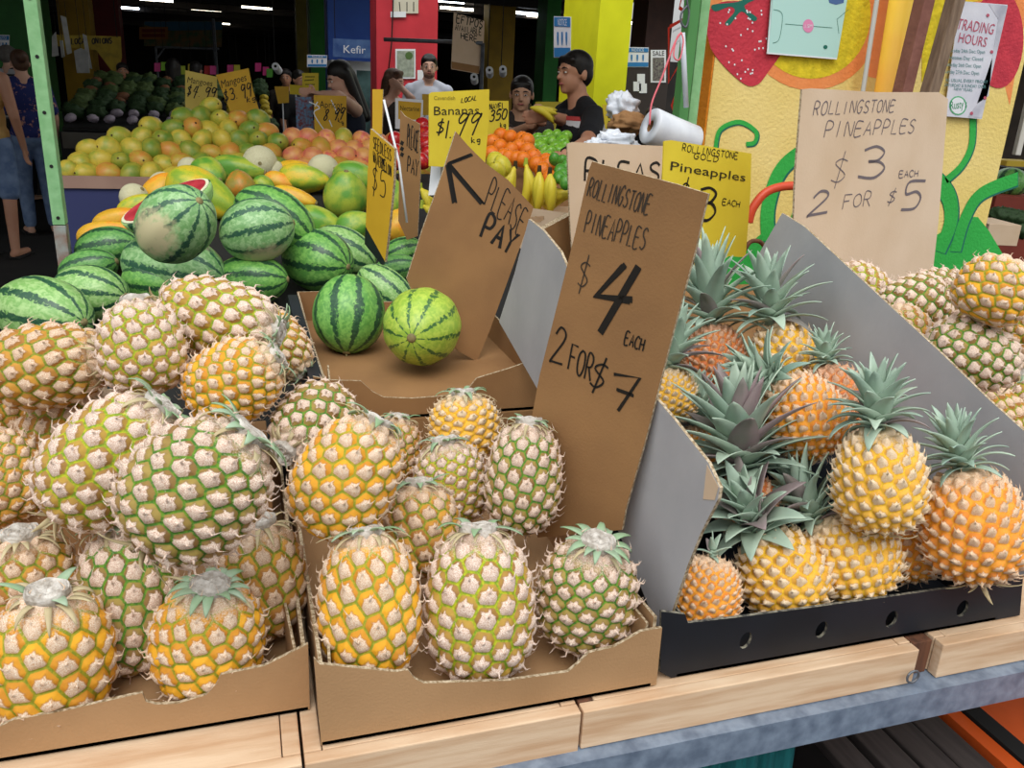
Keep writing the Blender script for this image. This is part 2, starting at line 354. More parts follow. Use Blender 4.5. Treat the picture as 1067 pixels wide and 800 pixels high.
# orange painted side face (faces left) of the mural wall
side_m = mat('mural_side_orange', '#e89a20', .8, '#d97e18', 5, .5, 90)
a0 = P(735, 145, Y=MY)
sd_ = MB(); sd_.box2((wx0-.006, MY+.001, 0), (wx0-.001, MY+.2, 3.6)); sd_.build('mural_side', side_m, mur)
def sp_(u, v):
    q = ray(u, v); t = (wx0-.007)/q.x; return CAM+q*t
for nm, m_, w_, L in (('mural_side_red', mat('mural_side_red', '#c8301c', .8), .012, [[(698, 28), (716, 18), (712, 60), (697, 86), (697, 28)], [(708, 88), (700, 110), (706, 125)], [(712, -8), (708, 8), (722, 18), (724, 2)]]),
                      ('mural_side_white', white, .006, [[(701, 33), (712, 27)], [(701, 50), (710, 40), (708, 60)], [(712, -2), (718, 12)]])):
    mb = MB()
    for l in L: ribbon(mb, [sp_(*p) for p in l], w_, (-1, 0, 0), .0006)
    mb.build(nm, m_, mur)

# ------------------------------------------------------------------ trestle, crates and trays
def pl(poly, n, th, o, name, m, parent, edge=None, holes=()):
    mb = MB(); mb.prism([[Vector(p)-o for p in poly]]+[[Vector(p)-o for p in h] for h in holes], n, th, 0, 1)
    return mb.build(name, None, parent, mats=[m, edge or m])
t = thing('trestle_table', 'galvanised steel trestle table carrying the timber crates at the front', 'table', (0, .68, 0))
mb = MB(); mb.box2((-1.0, 0, .735), (2.6, .05, .745)); mb.box2((-1.0, -.003, .70), (2.6, .0, .745)); mb.build('front_rail', galv, t)
mb = MB(); mb.box2((-1.0, .55, .70), (2.6, .6, .745)); mb.build('back_rail', galv, t)
for x in (-.9, .40, 2.4):
    for y in (.12, .5):
        mb = MB(); mb.box2((x-.02, y-.02, 0), (x+.02, y+.02, .70)); mb.build('leg', galv, t)
mb = MB(); mb.box2((.38, 0.12, .3), (.42, .5, .33)); mb.box2((-.92, 0.12, .3), (-.88, .5, .33)); mb.box2((-1, .10, .7), (2.6, .55, .72)); mb.build('brace', galv, t)
def crate(x0, x1, lab, eye=False, low=.0, z1=.798):
    y0, y1, z0 = .695, 1.32, .746
    t = thing('timber_crate', lab, 'crate', ((x0+x1)/2, (y0+y1)/2, z0), 'timber crates on the trestle'); c = t.location
    def bx(nm, a, b, m=wood): mb = MB(); mb.box2(Vector(a)-c, Vector(b)-c); return mb.build(nm, m, t, bevel=.0015)
    bx('front_board', (x0, y0, z0-low), (x1, y0+.016, z1)); bx('back_board', (x0, y1-.016, z0), (x1, y1, z1))
    bx('end_board', (x0, y0+.017, z0), (x0+.018, y1-.017, z1), MATS['brown_timber'] if eye else wood); bx('end_board', (x1-.018, y0+.017, z0), (x1, y1-.017, z1))
    bx('top_board', (x0+.019, y0+.0165, z1-.012), (x1-.019, y0+.12, z1-.0005))
    for k in range(5):
        ya = y0+.02+k*.118; bx('base_slat', (x0+.019, ya, z0+.001), (x1-.019, ya+.09, z0+.012))
    if eye:
        mb = MB(); q = Vector((x1-.012, y0-.008, z0+.02))-c
        mb.tube([q+Vector((.009*math.cos(a), -.002, .009*math.sin(a))) for a in [i*math.pi/6 for i in range(13)]], .0016, 6); mb.build('ring_bolt', steel, t)
crate(-.75, .028, 'pale timber crate under the leftmost cardboard pineapple tray')
crate(.031, .333, 'pale timber crate under the middle cardboard pineapple tray', low=.012)
crate(.336, .803, 'pale timber crate with a ring bolt at its corner under the black tray', eye=True)
crate(.842, 1.55, 'pale timber crate at the right end of the trestle')
mb = MB(); mb.box2((-.016, -.2, 0), (.016, .2, .05)); o = mb.build('timber_block', woodb, bevel=.001); o.location = (.822, .91, .746); tag(o, 'brown end-grain timber block wedged between two pale crates', 'block')

def tray(name, lab, x0, x1, y0, y1, z0, z1, frontpx, m, e, edge=.004, holes=(), inner=None, side_h=None):
    c = Vector(((x0+x1)/2, (y0+y1)/2, z0)); t = thing(name, lab, 'tray', c)
    fp = [P(u, v, Y=y0) for u, v in frontpx]
    for p in fp:
        if p.z < z0+.009: p.z = z0
    pl(fp, (0, -1, 0), edge, c, 'front_panel', m, t, e, [[P(u, v, Y=y0) for u, v in h] for h in holes])
    zs = side_h or z1
    pl([(x0, y1, z0), (x1, y1, z0), (x1, y1, z1), (x0+(x1-x0)*.72, y1, z1), (x0+(x1-x0)*.66, y1, z1-.03), (x0+(x1-x0)*.34, y1, z1-.03), (x0+(x1-x0)*.28, y1, z1), (x0, y1, z1)], (0, -1, 0), edge, c, 'back_panel', inner or m, t, e)
    for x, s in ((x0, -1), (x1, 1)):
        pl([(x, y0+edge, z0), (x, y1, z0), (x, y1, zs), (x, (y0+y1)/2, zs-.012), (x, y0+edge, z1)], (s, 0, 0), edge, c, 'side_panel', inner or m, t, e)
    pl([(x0, y0, z0+edge), (x1, y0, z0+edge), (x1, y1, z0+edge), (x0, y1, z0+edge)], (0, 0, 1), edge, c, 'base', inner or m, t, e)
    # folded glue flaps in the front corners
    for x, s in ((x0+.012, 1), (x1-.012, -1)):
        pl([(x, y0+.006, z0+.01), (x+s*.006, y0+.09, z0+.01), (x+s*.006, y0+.1, z1-.004), (x, y0+.006, z1-.008)], (s, 0, 0), .003, c, 'corner_flap', inner or m, t, e)
    return t
TM = tray('pineapple_tray', 'open brown cardboard tray in the middle holding upright crownless pineapples', .050, .428, .715, 1.335, .80, .893,
     [(327, 686), (333, 692), (412, 700), (425, 698), (432, 707), (442, 712), (530, 709), (592, 700), (604, 690), (614, 680), (640, 674), (668, 658), (690, 654), (684, 712), (520, 742), (430, 766), (428, 768), (335, 781)], cb, cbe)
TL = tray('pineapple_tray', 'open brown cardboard tray at lower left heaped with crownless pineapples', -.62, .040, .772, 1.33, .80, .882,
     [(-190, 812), (-100, 800), (0, 757), (14, 750), (60, 742), (148, 722), (152, 731), (162, 734), (185, 733), (215, 724), (226, 712), (230, 703), (275, 694), (321, 671), (323, 744), (285, 756), (278, 762), (236, 766), (232, 761), (172, 772), (164, 780), (110, 796), (-60, 835), (-190, 850)], cb, cbe)
TB = tray('pineapple_crate', 'black cardboard crate with oval hand holes holding crowned orange pineapples', .466, .955, .722, 1.33, .80, .876,
     [(689, 637), (714, 640), (717, 649), (770, 643), (860, 631), (960, 617), (1066, 602), (1063, 640), (1047, 644), (1038, 650), (940, 664), (700, 701), (688, 700)], black, mat('torn_black_edge', '#8d8878', .8, '#1d1f24', 160),
     holes=[ellpts(u, v, 5.2, 9.5, 14, rad(28)) for u, v in ((777, 667), (856, 656), (929, 645), (1003, 634))], inner=black)
# tray of the two small melons, raised behind
t = tray('melon_tray', 'open brown cardboard tray with two small round watermelons on its bare floor', .118, .545, 1.36, 2.02, .90, .975,
     [(326, 392), (345, 396), (376, 397), (388, 408), (400, 414), (430, 415), (470, 412), (488, 405), (497, 394), (530, 384), (561, 373), (560, 422), (500, 436), (430, 447), (340, 440)], cbd, cbe, inner=cbd)
mb = MB(); mb.box2((-.24, -.33, 0), (.24, .33, .16)); o = mb.build('upturned_carton', cbd, bevel=.002); o.location = (.335, 1.69, .738); tag(o, 'plain brown carton under the raised watermelon tray', 'box')
mb = MB(); mb.box2((0, -.32, 0), (.022, .02, .08)); mb.box2((0, .03, 0), (.022, .3, .078)); o = mb.build('black_carton_rim', black); o.location = (.094, 1.68, .90); tag(o, 'black carton edge standing left of the raised watermelon tray', 'carton')
# bench that carries the melons and the papayas
def stand(name, lab, a, b, m, cat='table'):
    a = Vector(a); b = Vector(b); c = Vector(((a.x+b.x)/2, (a.y+b.y)/2, 0)); t = thing(name, lab, cat, c)
    mb = MB(); mb.box2(Vector((a.x, a.y, b.z-.03))-c, b-c); mb.build('top', m, t)
    mb = MB(); mb.box2(Vector((a.x, a.y, .15))-c, Vector((b.x, a.y+.012, b.z-.031))-c); mb.box2(Vector((a.x, a.y+.013, .15))-c, Vector((a.x+.012, b.y, b.z-.031))-c); mb.build('skirt_panel', m, t)
    for x in (a.x+.03, b.x-.03):
        for y in (a.y+.04, b.y-.03):
            mb = MB(); mb.box2(Vector((x-.02, y-.02, 0))-c, Vector((x+.02, y+.02, b.z-.032))-c); mb.build('leg', steel, t)
    return t
stand('produce_bench', 'dark bench under the striped watermelons behind the pineapple trays', (-.75, 1.36, 0), (.09, 2.02, .83), dark)
t = thing('display_bed', 'dark sloping display bed under the watermelons and papayas', 'display', (.2, 3.1, 0)); c = Vector(t.location)
mb = MB(); mb.prism([[Vector((x, y, .835+(y-2.03)*.1))-c for x, y in ((-.46, 2.03), (.96, 2.03), (.96, 4.18), (-.05, 4.18), (-.36, 3.5), (-.44, 3.0))]], (0, -.1, 1), .03)
mb.build('sloping_board', dark, t)
for x, y, z in ((-.44, 2.1, .80), (.9, 2.1, .80), (-.03, 4.1, 1.0), (.9, 4.1, 1.0)):
    if True: mb = MB(); mb.box2(Vector((x, y, 0))-c, Vector((x+.04, y+.04, z))-c); mb.build('leg', steel, t)
mb = MB(); mb.box2(Vector((-.455, 2.05, .1))-c, Vector((-.445, 2.09, .79))-c); mb.box2(Vector((-.44, 2.04, .3))-c, Vector((.9, 2.06, .78))-c); mb.build('skirt', dark, t)
# grey card dividers
def xwall(name, lab, X, pts, m, th=.004, part='panel', edge=None, tear=None):
    q = [P(u, v, X=X) for u, v in pts]; lo = min(q, key=lambda p: p.z); c = Vector((X, sum(p.y for p in q)/len(q), lo.z)); t = thing(name, lab, 'divider', c)
    pl(q, (-1, 0, 0), th, c, part, m, t, edge or m)
    if tear: pl([P(u, v, X=X)+Vector((-.0006, 0, 0)) for u, v in tear], (-1, 0, 0), .0004, c, 'torn_patch', cbp, t)
    return t
xwall('grey_divider', 'tall grey card divider between the middle tray and the black crate', .458,
      [(551, 228), (566, 240), (584, 262), (600, 300), (640, 350), (683, 414), (700, 434), (738, 482), (750, 508), (748, 520), (730, 555), (716, 590), (694, 655), (686, 657), (645, 555), (520, 335), (536, 285)], grey, edge=cbe, tear=[(737, 484), (749, 507), (745, 521), (733, 520)])
xwall('grey_divider', 'long grey card divider between the black crate and the far pineapple stack', .965,
      [(815, 222), (838, 236), (905, 298), (985, 372), (1030, 416), (1067, 449), (1110, 486), (1180, 640), (1066, 600), (960, 560), (840, 420), (800, 330), (792, 262)], grey, edge=cbe)
# inner brown box corner seen between the divider and the please card
c = Card('brown_carton', 'open brown carton corner behind the grey divider beside the tall price card', 'box', 575, 255, 2.0, 20, 0, [(553, 246), (598, 222), (600, 290), (585, 282)], .02, cbd, cbe)

# below the trestle
slat_m = mat('dark_slat', '#4a4240', .6, '#3c3534', 10, stretch=(10, 1, 1)); orp = mat('orange_plastic', '#e2632a', .45, '#d0561f', 5)
t = thing('slatted_trolley', 'low trolley with dark brown slats and a dark side rail under the trestle', 'trolley', (1.0, .9, 0))
c = t.location
for k, (u0, u1) in enumerate(((838, 868), (878, 912), (917, 950), (952, 985))):
    a = P(u0, 752, z=.42); b = P(u1, 752, z=.42)
    mb = MB(); mb.box2(Vector((a.x, .3, .40))-c, Vector((b.x, 1.5, .42))-c); mb.build('slat', slat_m, t, bevel=.003)
a = P(993, 735, z=.42); x_r = a.x
mb = MB(); mb.box2(Vector((x_r, .3, .37))-c, Vector((x_r+.035, 1.5, .43))-c); mb.build('side_rail', dark, t)
mb = MB(); mb.box2(Vector((x_r-.034, .3, .385))-c, Vector((x_r-.004, 1.5, .425))-c); mb.build('orange_rail', orp, t)
mb = MB(); mb.box2(Vector((P(838, 752, z=.42).x, .5, .36))-c, Vector((x_r, .54, .398))-c); mb.box2(Vector((P(838, 752, z=.42).x, 1.4, .36))-c, Vector((x_r, 1.44, .398))-c); mb.build('cross_bar', dark, t)
for x in (P(840, 752, z=.42).x, x_r):
    for y in (.5, 1.4): mb = MB(); mb.box2(Vector((x, y, 0))-c, Vector((x+.03, y+.03, .358))-c); mb.build('leg', dark, t)
t = thing('orange_pallet', 'orange plastic pallet on the ground beside the slatted trolley', 'pallet', (x_r+.35, .9, 0)); c = t.location
mb = MB(); zp = .40
for a_, b_ in (((x_r+.05, .3), (x_r+.26, 1.5)), ((x_r+.5, .3), (x_r+.6, 1.5)), ((x_r+.261, .3), (x_r+.499, .62)), ((x_r+.261, 1.2), (x_r+.499, 1.5))): mb.box2(Vector((a_[0], a_[1], zp-.02))-c, Vector((b_[0], b_[1], zp))-c)
mb.build('deck', orp, t)
for x in (x_r+.06, x_r+.2, x_r+.55):
    for y in (.35, 1.42): mb = MB(); mb.box2(Vector((x, y, 0))-c, Vector((x+.04, y+.06, zp-.021))-c); mb.build('foot', orp, t)
# teal cloth
mb = MB(); n = 60; vs = []; x0, x1 = .30, .675
for j in range(9):
    for i in range(n+1):
        s = i/n; z = .695-.62*j/8; vs.append((x0+(x1-x0)*s+.05*(j/8)*(s), .74+.012*math.sin(s*38+j*.3)*(.4+j/8)+.008*math.sin(s*91), z))
mb.add(vs, [(j*(n+1)+i, j*(n+1)+i+1, (j+1)*(n+1)+i+1, (j+1)*(n+1)+i) for j in range(8) for i in range(n)])
o = mb.build('hanging_cloth', mat('teal_cloth', '#0f6466', .85, '#0b4f54', 30, .3, 200, stretch=(6, 6, .5)), smooth=True)
s_ = o.modifiers.new('s', 'SOLIDIFY'); s_.thickness = .003
tag(o, 'dark teal cloth hanging in folds below the trestle rail', 'cloth')

# ------------------------------------------------------------------ pineapples
def skin(name, eye, eye2, groove, groove2, bract, bract2, brown='#7a4a24', cov=.45):
    m = bpy.data.materials.new(name); m.use_nodes = True; N = m.node_tree.nodes; L = m.node_tree.links; b = N['Principled BSDF']
    b.inputs['Roughness'].default_value = .5; b.inputs['Specular IOR Level'].default_value = .35
    at = N.new('ShaderNodeAttribute'); at.attribute_name = 'pa'; sx = N.new('ShaderNodeSeparateXYZ'); L.new(at.outputs['Vector'], sx.inputs[0])
    ab = N.new('ShaderNodeAttribute'); ab.attribute_name = 'pb'; sb = N.new('ShaderNodeSeparateXYZ'); L.new(ab.outputs['Vector'], sb.inputs[0])
    tcn = N.new('ShaderNodeTexCoord')
    def noise(s, d=4):
        n = N.new('ShaderNodeTexNoise'); n.inputs['Scale'].default_value = s; n.inputs['Detail'].default_value = d; L.new(tcn.outputs['Object'], n.inputs['Vector']); return n.outputs['Fac']
    def ramp(f, a, b_, ca=(0, 0, 0, 1), cb_=(1, 1, 1, 1)):
        r = N.new('ShaderNodeValToRGB'); e = r.color_ramp.elements; e[0].position = a; e[1].position = b_; e[0].color = ca; e[1].color = cb_; L.new(f, r.inputs[0]); return r.outputs[0]
    def mix(f, a, b_):
        x = N.new('ShaderNodeMix'); x.data_type = 'RGBA'; L.new(f, x.inputs[0])
        for s, i in ((a, 6), (b_, 7)):
            if isinstance(s, tuple): x.inputs[i].default_value = s
            else: L.new(s, x.inputs[i])
        return x.outputs[2]
    def ma(op, a, b_):
        x = N.new('ShaderNodeMath'); x.operation = op
        for s, i in ((a, 0), (b_, 1)):
            if isinstance(s, (int, float)): x.inputs[i].default_value = s
            else: L.new(s, x.inputs[i])
        return x.outputs[0]
    c = mix(ramp(sx.outputs['Z'], .2, .8), lin(eye), lin(eye2))
    c = mix(ma('MULTIPLY', ramp(noise(150, 3), .47, .6), ramp(sb.outputs['Y'], .35, .6)), c, lin(brown))     # brown freckles near the centre of an eye
    bc = mix(ramp(noise(105, 6), .40, .62), lin(bract), lin(bract2))
    bc = mix(ma('MULTIPLY', ramp(noise(260, 4), .57, .68), .6), bc, lin(brown))
    wob = ma('ADD', sx.outputs['Y'], ma('MULTIPLY', ma('SUBTRACT', noise(170, 4), .5), .55))
    c = mix(ma('MULTIPLY', ramp(wob, cov-.18, cov-.02), .45), c, lin(brown))     # brown rim of the dry flap
    c = mix(ramp(wob, cov, cov+.16), c, bc)
    gc = mix(ramp(noise(28, 3), .4, .6), lin(groove), lin(groove2))
    c = mix(ramp(ma('ADD', sx.outputs['X'], ma('MULTIPLY', ma('SUBTRACT', noise(230, 2), .5), .35)), .40, .62), c, gc)
    c = mix(ramp(ma('ADD', sb.outputs['X'], ma('MULTIPLY', ma('SUBTRACT', noise(60, 3), .5), .25)), .86, .95), c, bc)      # papery shoulder under the stub
    L.new(c, b.inputs['Base Color'])
    bn = N.new('ShaderNodeBump'); bn.inputs['Strength'].default_value = .5; bn.inputs['Distance'].default_value = .0012; L.new(noise(420, 3), bn.inputs['Height']); L.new(bn.outputs[0], b.inputs['Normal'])
    return m
SK = {'golden': skin('skin_golden', '#f0ae26', '#d8922a', '#b8a82c', '#8c9a28', '#f8e6d0', '#d8ac84', '#9c5c2c', .42),
      'green': skin('skin_green', '#a89048', '#93703c', '#6f9a26', '#44782a', '#f8e6d4', '#cfa68e', '#7a5640', .24),
      'brown': skin('skin_brown', '#d29838', '#b27a34', '#a4a42c', '#74842a', '#f2dcc2', '#cca07c', '#8e5630', .30),
      'lime': skin('skin_lime', '#bc963e', '#a67c3c', '#bcc022', '#7c9c26', '#fae8da', '#d2ac92', '#86563e', .24),
      'orange': skin('skin_orange', '#f6a238', '#e68a30', '#f8b030', '#e69a28', '#f4dabc', '#deb28a', '#a26438', .40),
      'amber': skin('skin_amber', '#f6bc48', '#e6aa40', '#fac832', '#e0ae26', '#f8e4c4', '#e4c29a', '#9c6c38', .38),
      'rust': skin('skin_rust', '#dc8048', '#c86c3a', '#e09644', '#c0743a', '#e8bc9c', '#cc9874', '#80502e', .42)}
GA = math.pi*(3-math.sqrt(5))
def fruit_mesh(seed, Lr, N, crowned, NT=168, NS=120):
    """unit diameter 1, length Lr, base at z=-Lr/2, crown end +z"""
    rg = np.random.default_rng(seed); R = .5
    tt = np.linspace(0, 1, 1200); pw = 2.6
    prof = R*(1-np.abs(2*tt-1)**pw)**(1/2.0)*(1-.07*(2*tt-1) if not crowned else 1-.10*(2*tt-1))
    z = (tt-.5)*Lr; ds = np.hypot(np.diff(prof), np.diff(z)); s = np.concatenate([[0], np.cumsum(ds)])
    area = np.concatenate([[0], np.cumsum(ds*(prof[1:]+prof[:-1])/2)]); area /= area[-1]
    def at(sv): return np.interp(sv, s, prof), np.interp(sv, s, z), np.interp(sv, s, tt)
    ncol, pit = N; es = []; et = []; shear = rg.uniform(.25, .5)*(1 if seed % 2 else -1)
    nr = int(s[-1]/pit)+1; off = (s[-1]-nr*pit)/2
    for j in range(ncol):
        for q in range(nr+1):
            sv_ = off+(q+.5*(j % 2))*pit
            if sv_ < .02 or sv_ > s[-1]-.02: continue
            rr = np.interp(sv_, s, prof)/R
            if rr < .62 and j % 2: continue
            if rr < .3 and j % 4: continue
            es.append(sv_+rg.normal(0, .006)); et.append(2*math.pi*j/ncol+shear*sv_/s[-1]*2+rg.normal(0, .012))
    es = np.array(es); et = np.array(et); N = len(es); er, ez, _ = at(es); EC = np.stack([er*np.cos(et), er*np.sin(et), ez], 1)
    e2 = at(es+.01); e1 = at(es-.01); dr = e2[0]-e1[0]; dz = e2[1]-e1[1]; m = np.hypot(dr, dz)+1e-9; dr /= m; dz /= m
    TU = np.stack([dr*np.cos(et), dr*np.sin(et), dz], 1); TX = np.stack([-np.sin(et), np.cos(et), 0*et], 1); NN = np.stack([dz*np.cos(et), dz*np.sin(et), -dr], 1)
    cell = math.sqrt(2*math.pi*np.sum(ds*(prof[1:]+prof[:-1])/2)/N/math.pi)
    sv = s[-1]*(np.arange(1, NS)/NS); th = 2*np.pi*np.arange(NT)/NT
    S, T = np.meshgrid(sv, th, indexing='ij'); r, zz, tq = at(S); r = np.maximum(r, .0)
    V = np.stack([r*np.cos(T), r*np.sin(T), zz], -1).reshape(-1, 3)
    r2 = at(S+.01); r1 = at(S-.01); a_ = r2[0]-r1[0]; b_ = r2[1]-r1[1]; m = np.hypot(a_, b_)+1e-9
    NV = np.stack([b_/m*np.cos(T), b_/m*np.sin(T), -a_/m], -1).reshape(-1, 3)
    D = np.linalg.norm(V[:, None]-EC[None], axis=2); i2 = np.argpartition(D, 1, axis=1)[:, :2]; d2 = np.take_along_axis(D, i2, 1)
    sw = d2[:, 0] > d2[:, 1]; ia = np.where(sw, i2[:, 1], i2[:, 0]); ib = np.where(sw, i2[:, 0], i2[:, 1]); da = d2.min(1); db = d2.max(1)
    edge = (db**2-da**2)/(2*np.linalg.norm(EC[ia]-EC[ib], axis=1)+1e-9)/cell           # 0 at the border
    rel = V-EC[ia]; x = np.sum(rel*TX[ia], 1)/cell; y = np.sum(rel*TU[ia], 1)/cell
    er_ = rg.random(N)
    q = np.clip(edge/.75, 0, 1); dome = 1-(1-q)**2.2
    hd = .042 if not crowned else .032
    tipy = .02+.2*(er_[ia]-.5); an = np.arctan2(y-tipy, x); rr = np.hypot(x, y-tipy)
    tri = np.clip((.92-np.maximum(0, (y+.75))*.55-np.abs(x))/.5+.5, 0, 1)*np.clip((tipy+.38-y)/.35+.3, 0, 1)      # the flap rising from the lower side
    star = np.clip(1.2-rr/(.50*(1+.5*np.cos(5*(an-math.pi/2)+er_[ia]*2))), 0, 1)
    br = np.clip(np.maximum(tri, star), 0, 1)*np.clip(edge/.10, 0, 1)
    cone = np.clip(1-np.hypot(x/.85, y-tipy)/.75, 0, 1)
    disp = hd*dome + .012*np.clip(br*1.4, 0, 1)*np.clip(edge*3, 0, 1) + (.040 if crowned else .014)*cone**1.3 - .010*np.exp(-((rr-.42)/.1)**2)*(y > tipy)*q
    pole = np.clip(np.minimum(tq.reshape(-1), 1-tq.reshape(-1))/.03, 0, 1); disp *= pole
    V = V + NV*disp[:, None]
    groove = np.clip(1-edge/.24, 0, 1)
    pa = np.stack([groove, br, er_[ia]], 1); pb = np.stack([tq.reshape(-1), np.clip(1-np.hypot(x, y)/.8, 0, 1), 0*x], 1)
    f = []; rows = NS-1
    idx = lambda j, i: j*NT+(i % NT)
    # bract spikes: poke the quad nearest the tip
    spike = {}
    for k in range(N):
        t_ = (es[k]/s[-1]); 
        if t_ < .06 or t_ > .965: continue
        tip = EC[k]+TU[k]*cell*.12
        sj = (es[k]+cell*.12)/s[-1]*NS-1; j = int(np.clip(round(sj-.5), 0, rows-2)); i = int(math.floor((et[k] % (2*math.pi))/(2*math.pi)*NT)) % NT
        ln = (.06+.09*rg.random())*(1.0 if not crowned else .8)
        dv = NN[k]*.75+TU[k]*(.55+.3*rg.random())+TX[k]*rg.normal(0, .3); dv /= np.linalg.norm(dv)
        spike[(j, i)] = (tip+NN[k]*(hd+.012)+dv*ln, k, tip+NN[k]*(hd+.012)+NN[k]*ln*.42)
    vs = [V]; extra = []; ea = []; eb = []
    nv = rows*NT
    for j in range(rows-1):
        for i in range(NT):
            a, b, c, d = idx(j, i), idx(j, i+1), idx(j+1, i+1), idx(j+1, i)
            sp = spike.get((j, i))
            if sp is None: f.append((a, b, c, d))
            else:
                n0 = nv+len(extra); cq = V[[a, b, c, d]].mean(0)
                for w_ in (a, b, c, d): extra.append(sp[2]+(V[w_]-cq)*.75); ea.append((0, 1, er_[sp[1]])); eb.append((.5, 0, 0))
                extra.append(sp[0]); ea.append((0, 1, er_[sp[1]])); eb.append((.5, 0, 0)); qd = (a, b, c, d)
                for w_ in range(4):
                    x_ = (w_+1) % 4; f += [(qd[w_], qd[x_], n0+x_, n0+w_), (n0+w_, n0+x_, n0+4)]
    n0 = nv+len(extra); extra += [(0, 0, -Lr/2), (0, 0, Lr/2)]; ea += [(0, 1, .5)]*2; eb += [(0, 0, 0), (1, 0, 0)]
    f += [(idx(0, i+1), idx(0, i), n0) for i in range(NT)] + [(idx(rows-1, i), idx(rows-1, i+1), n0+1) for i in range(NT)]
    V = np.concatenate([V, np.array(extra)]); pa = np.concatenate([pa, np.array(ea)]); pb = np.concatenate([pb, np.array(eb)])
    me = bpy.data.meshes.new('pineapple_fruit'); me.from_pydata(V.tolist(), [], f); me.update(); me.shade_smooth()
    for nm, ar in (('pa', pa), ('pb', pb)):
        at_ = me.attributes.new(nm, 'FLOAT_VECTOR', 'POINT'); at_.data.foreach_set('vector', ar.astype(np.float32).ravel())
    return me
def leaf(mb, base, out, up, ln, wd, droop, rise, seg=7, mi=0, fold=.25, curl=0):
    """a pointed leaf with a V section"""
    out = out.normalized(); side = up.cross(out).normalized(); vs = []
    p = Vector(base); a = rise; st = ln/seg
    for i in range(seg+1):
        t = i/seg; wv = wd/2*((1-t)**.75*(1-.25*math.exp(-t*6))) if i < seg else 0
        d = out*math.cos(a)+up*math.sin(a); nrm = up*math.cos(a)-out*math.sin(a); sd2 = side+out*curl*t
        vs += [p-sd2*wv+nrm*wv*fold, p-nrm*0, p+sd2*wv+nrm*wv*fold]
        p = p+d*st; a -= droop/seg
    fs = []
    for i in range(seg):
        for k in (0, 1): fs.append((3*i+k, 3*i+k+1, 3*i+4+k, 3*i+3+k))
    mb.add(vs, fs, mi)
leafm = mat('crown_leaf', '#b6c8b2', .42, '#88a293', 9, .1, 60, spec=.5); leafp = mat('crown_leaf_purple', '#9a8688', .5, '#7c7c72', 12, .1, 60)
leafg = mat('stub_leaf', '#86a878', .55, '#a8bda2', 30); leafd = mat('dry_leaf', '#cbbd95', .7, '#b4a27c', 30); stubm = mat('cut_stub', '#dad4cc', .9, '#a0968a', 90, .6, 300)
def crown_mesh(name, seed, n, H, Wd, spread, parent, purple=.12):
    r_ = random.Random(seed); mb = MB(); Z = Vector((0, 0, 1))
    core = MB()
    for i in range(n):
        t = i/(n-1); a = i*GA+r_.uniform(-.15, .15); out = Vector((math.cos(a), math.sin(a), 0))
        z = H*.42*t**1.1; ln = H*(.62+.25*math.sin(t*2.6))*r_.uniform(.85, 1.12)*(1-.12*t)
        rise = rad(8+74*t**.8)+r_.uniform(-.1, .1); droop = rad(62*(1-t)*spread+6)*r_.uniform(.7, 1.3)
        leaf(mb, out*(.10*Wd*(1-.7*t))+Z*z, out, Z, ln, Wd*(.34+.12*math.sin(t*3))*r_.uniform(.85, 1.1), droop, rise, 8, 1 if r_.random() < purple else 0, .32, r_.uniform(-.15, .15))
    mb.tube([(0, 0, -.02*H), (0, 0, H*.25), (0, 0, H*.5)], [.13*Wd, .1*Wd, .02*Wd], 10)
    o = mb.build(name, None, parent, smooth=True, mats=[leafm, leafp])
    s = o.modifiers.new('s', 'SOLIDIFY'); s.thickness = .0012
    return o
FM = {}
for i, (Lr, N, cr) in enumerate(((1.3, (16, .215), 0), (1.38, (16, .205), 0), (1.25, (16, .215), 0), (1.42, (18, .20), 0), (1.32, (14, .23), 0), (1.25, (22, .155), 1), (1.2, (20, .165), 1), (1.35, (22, .15), 1))):
    FM[i] = (fruit_mesh(10+i, Lr, N, cr), Lr)
SKINM = {}
def fruit_obj(k, sk, parent, D, sy):
    key = (k, sk)
    if key not in SKINM:
        me = FM[k][0].copy() if any(q[0] == k for q in SKINM) else FM[k][0]
        me.materials.clear(); me.materials.append(SK[sk]); SKINM[key] = me
    o = bpy.data.objects.new('fruit', SKINM[key]); COL.objects.link(o); o.parent = parent
    o.scale = (D/1.10, D/1.10, D/1.10*sy); return o
STUBS = {}
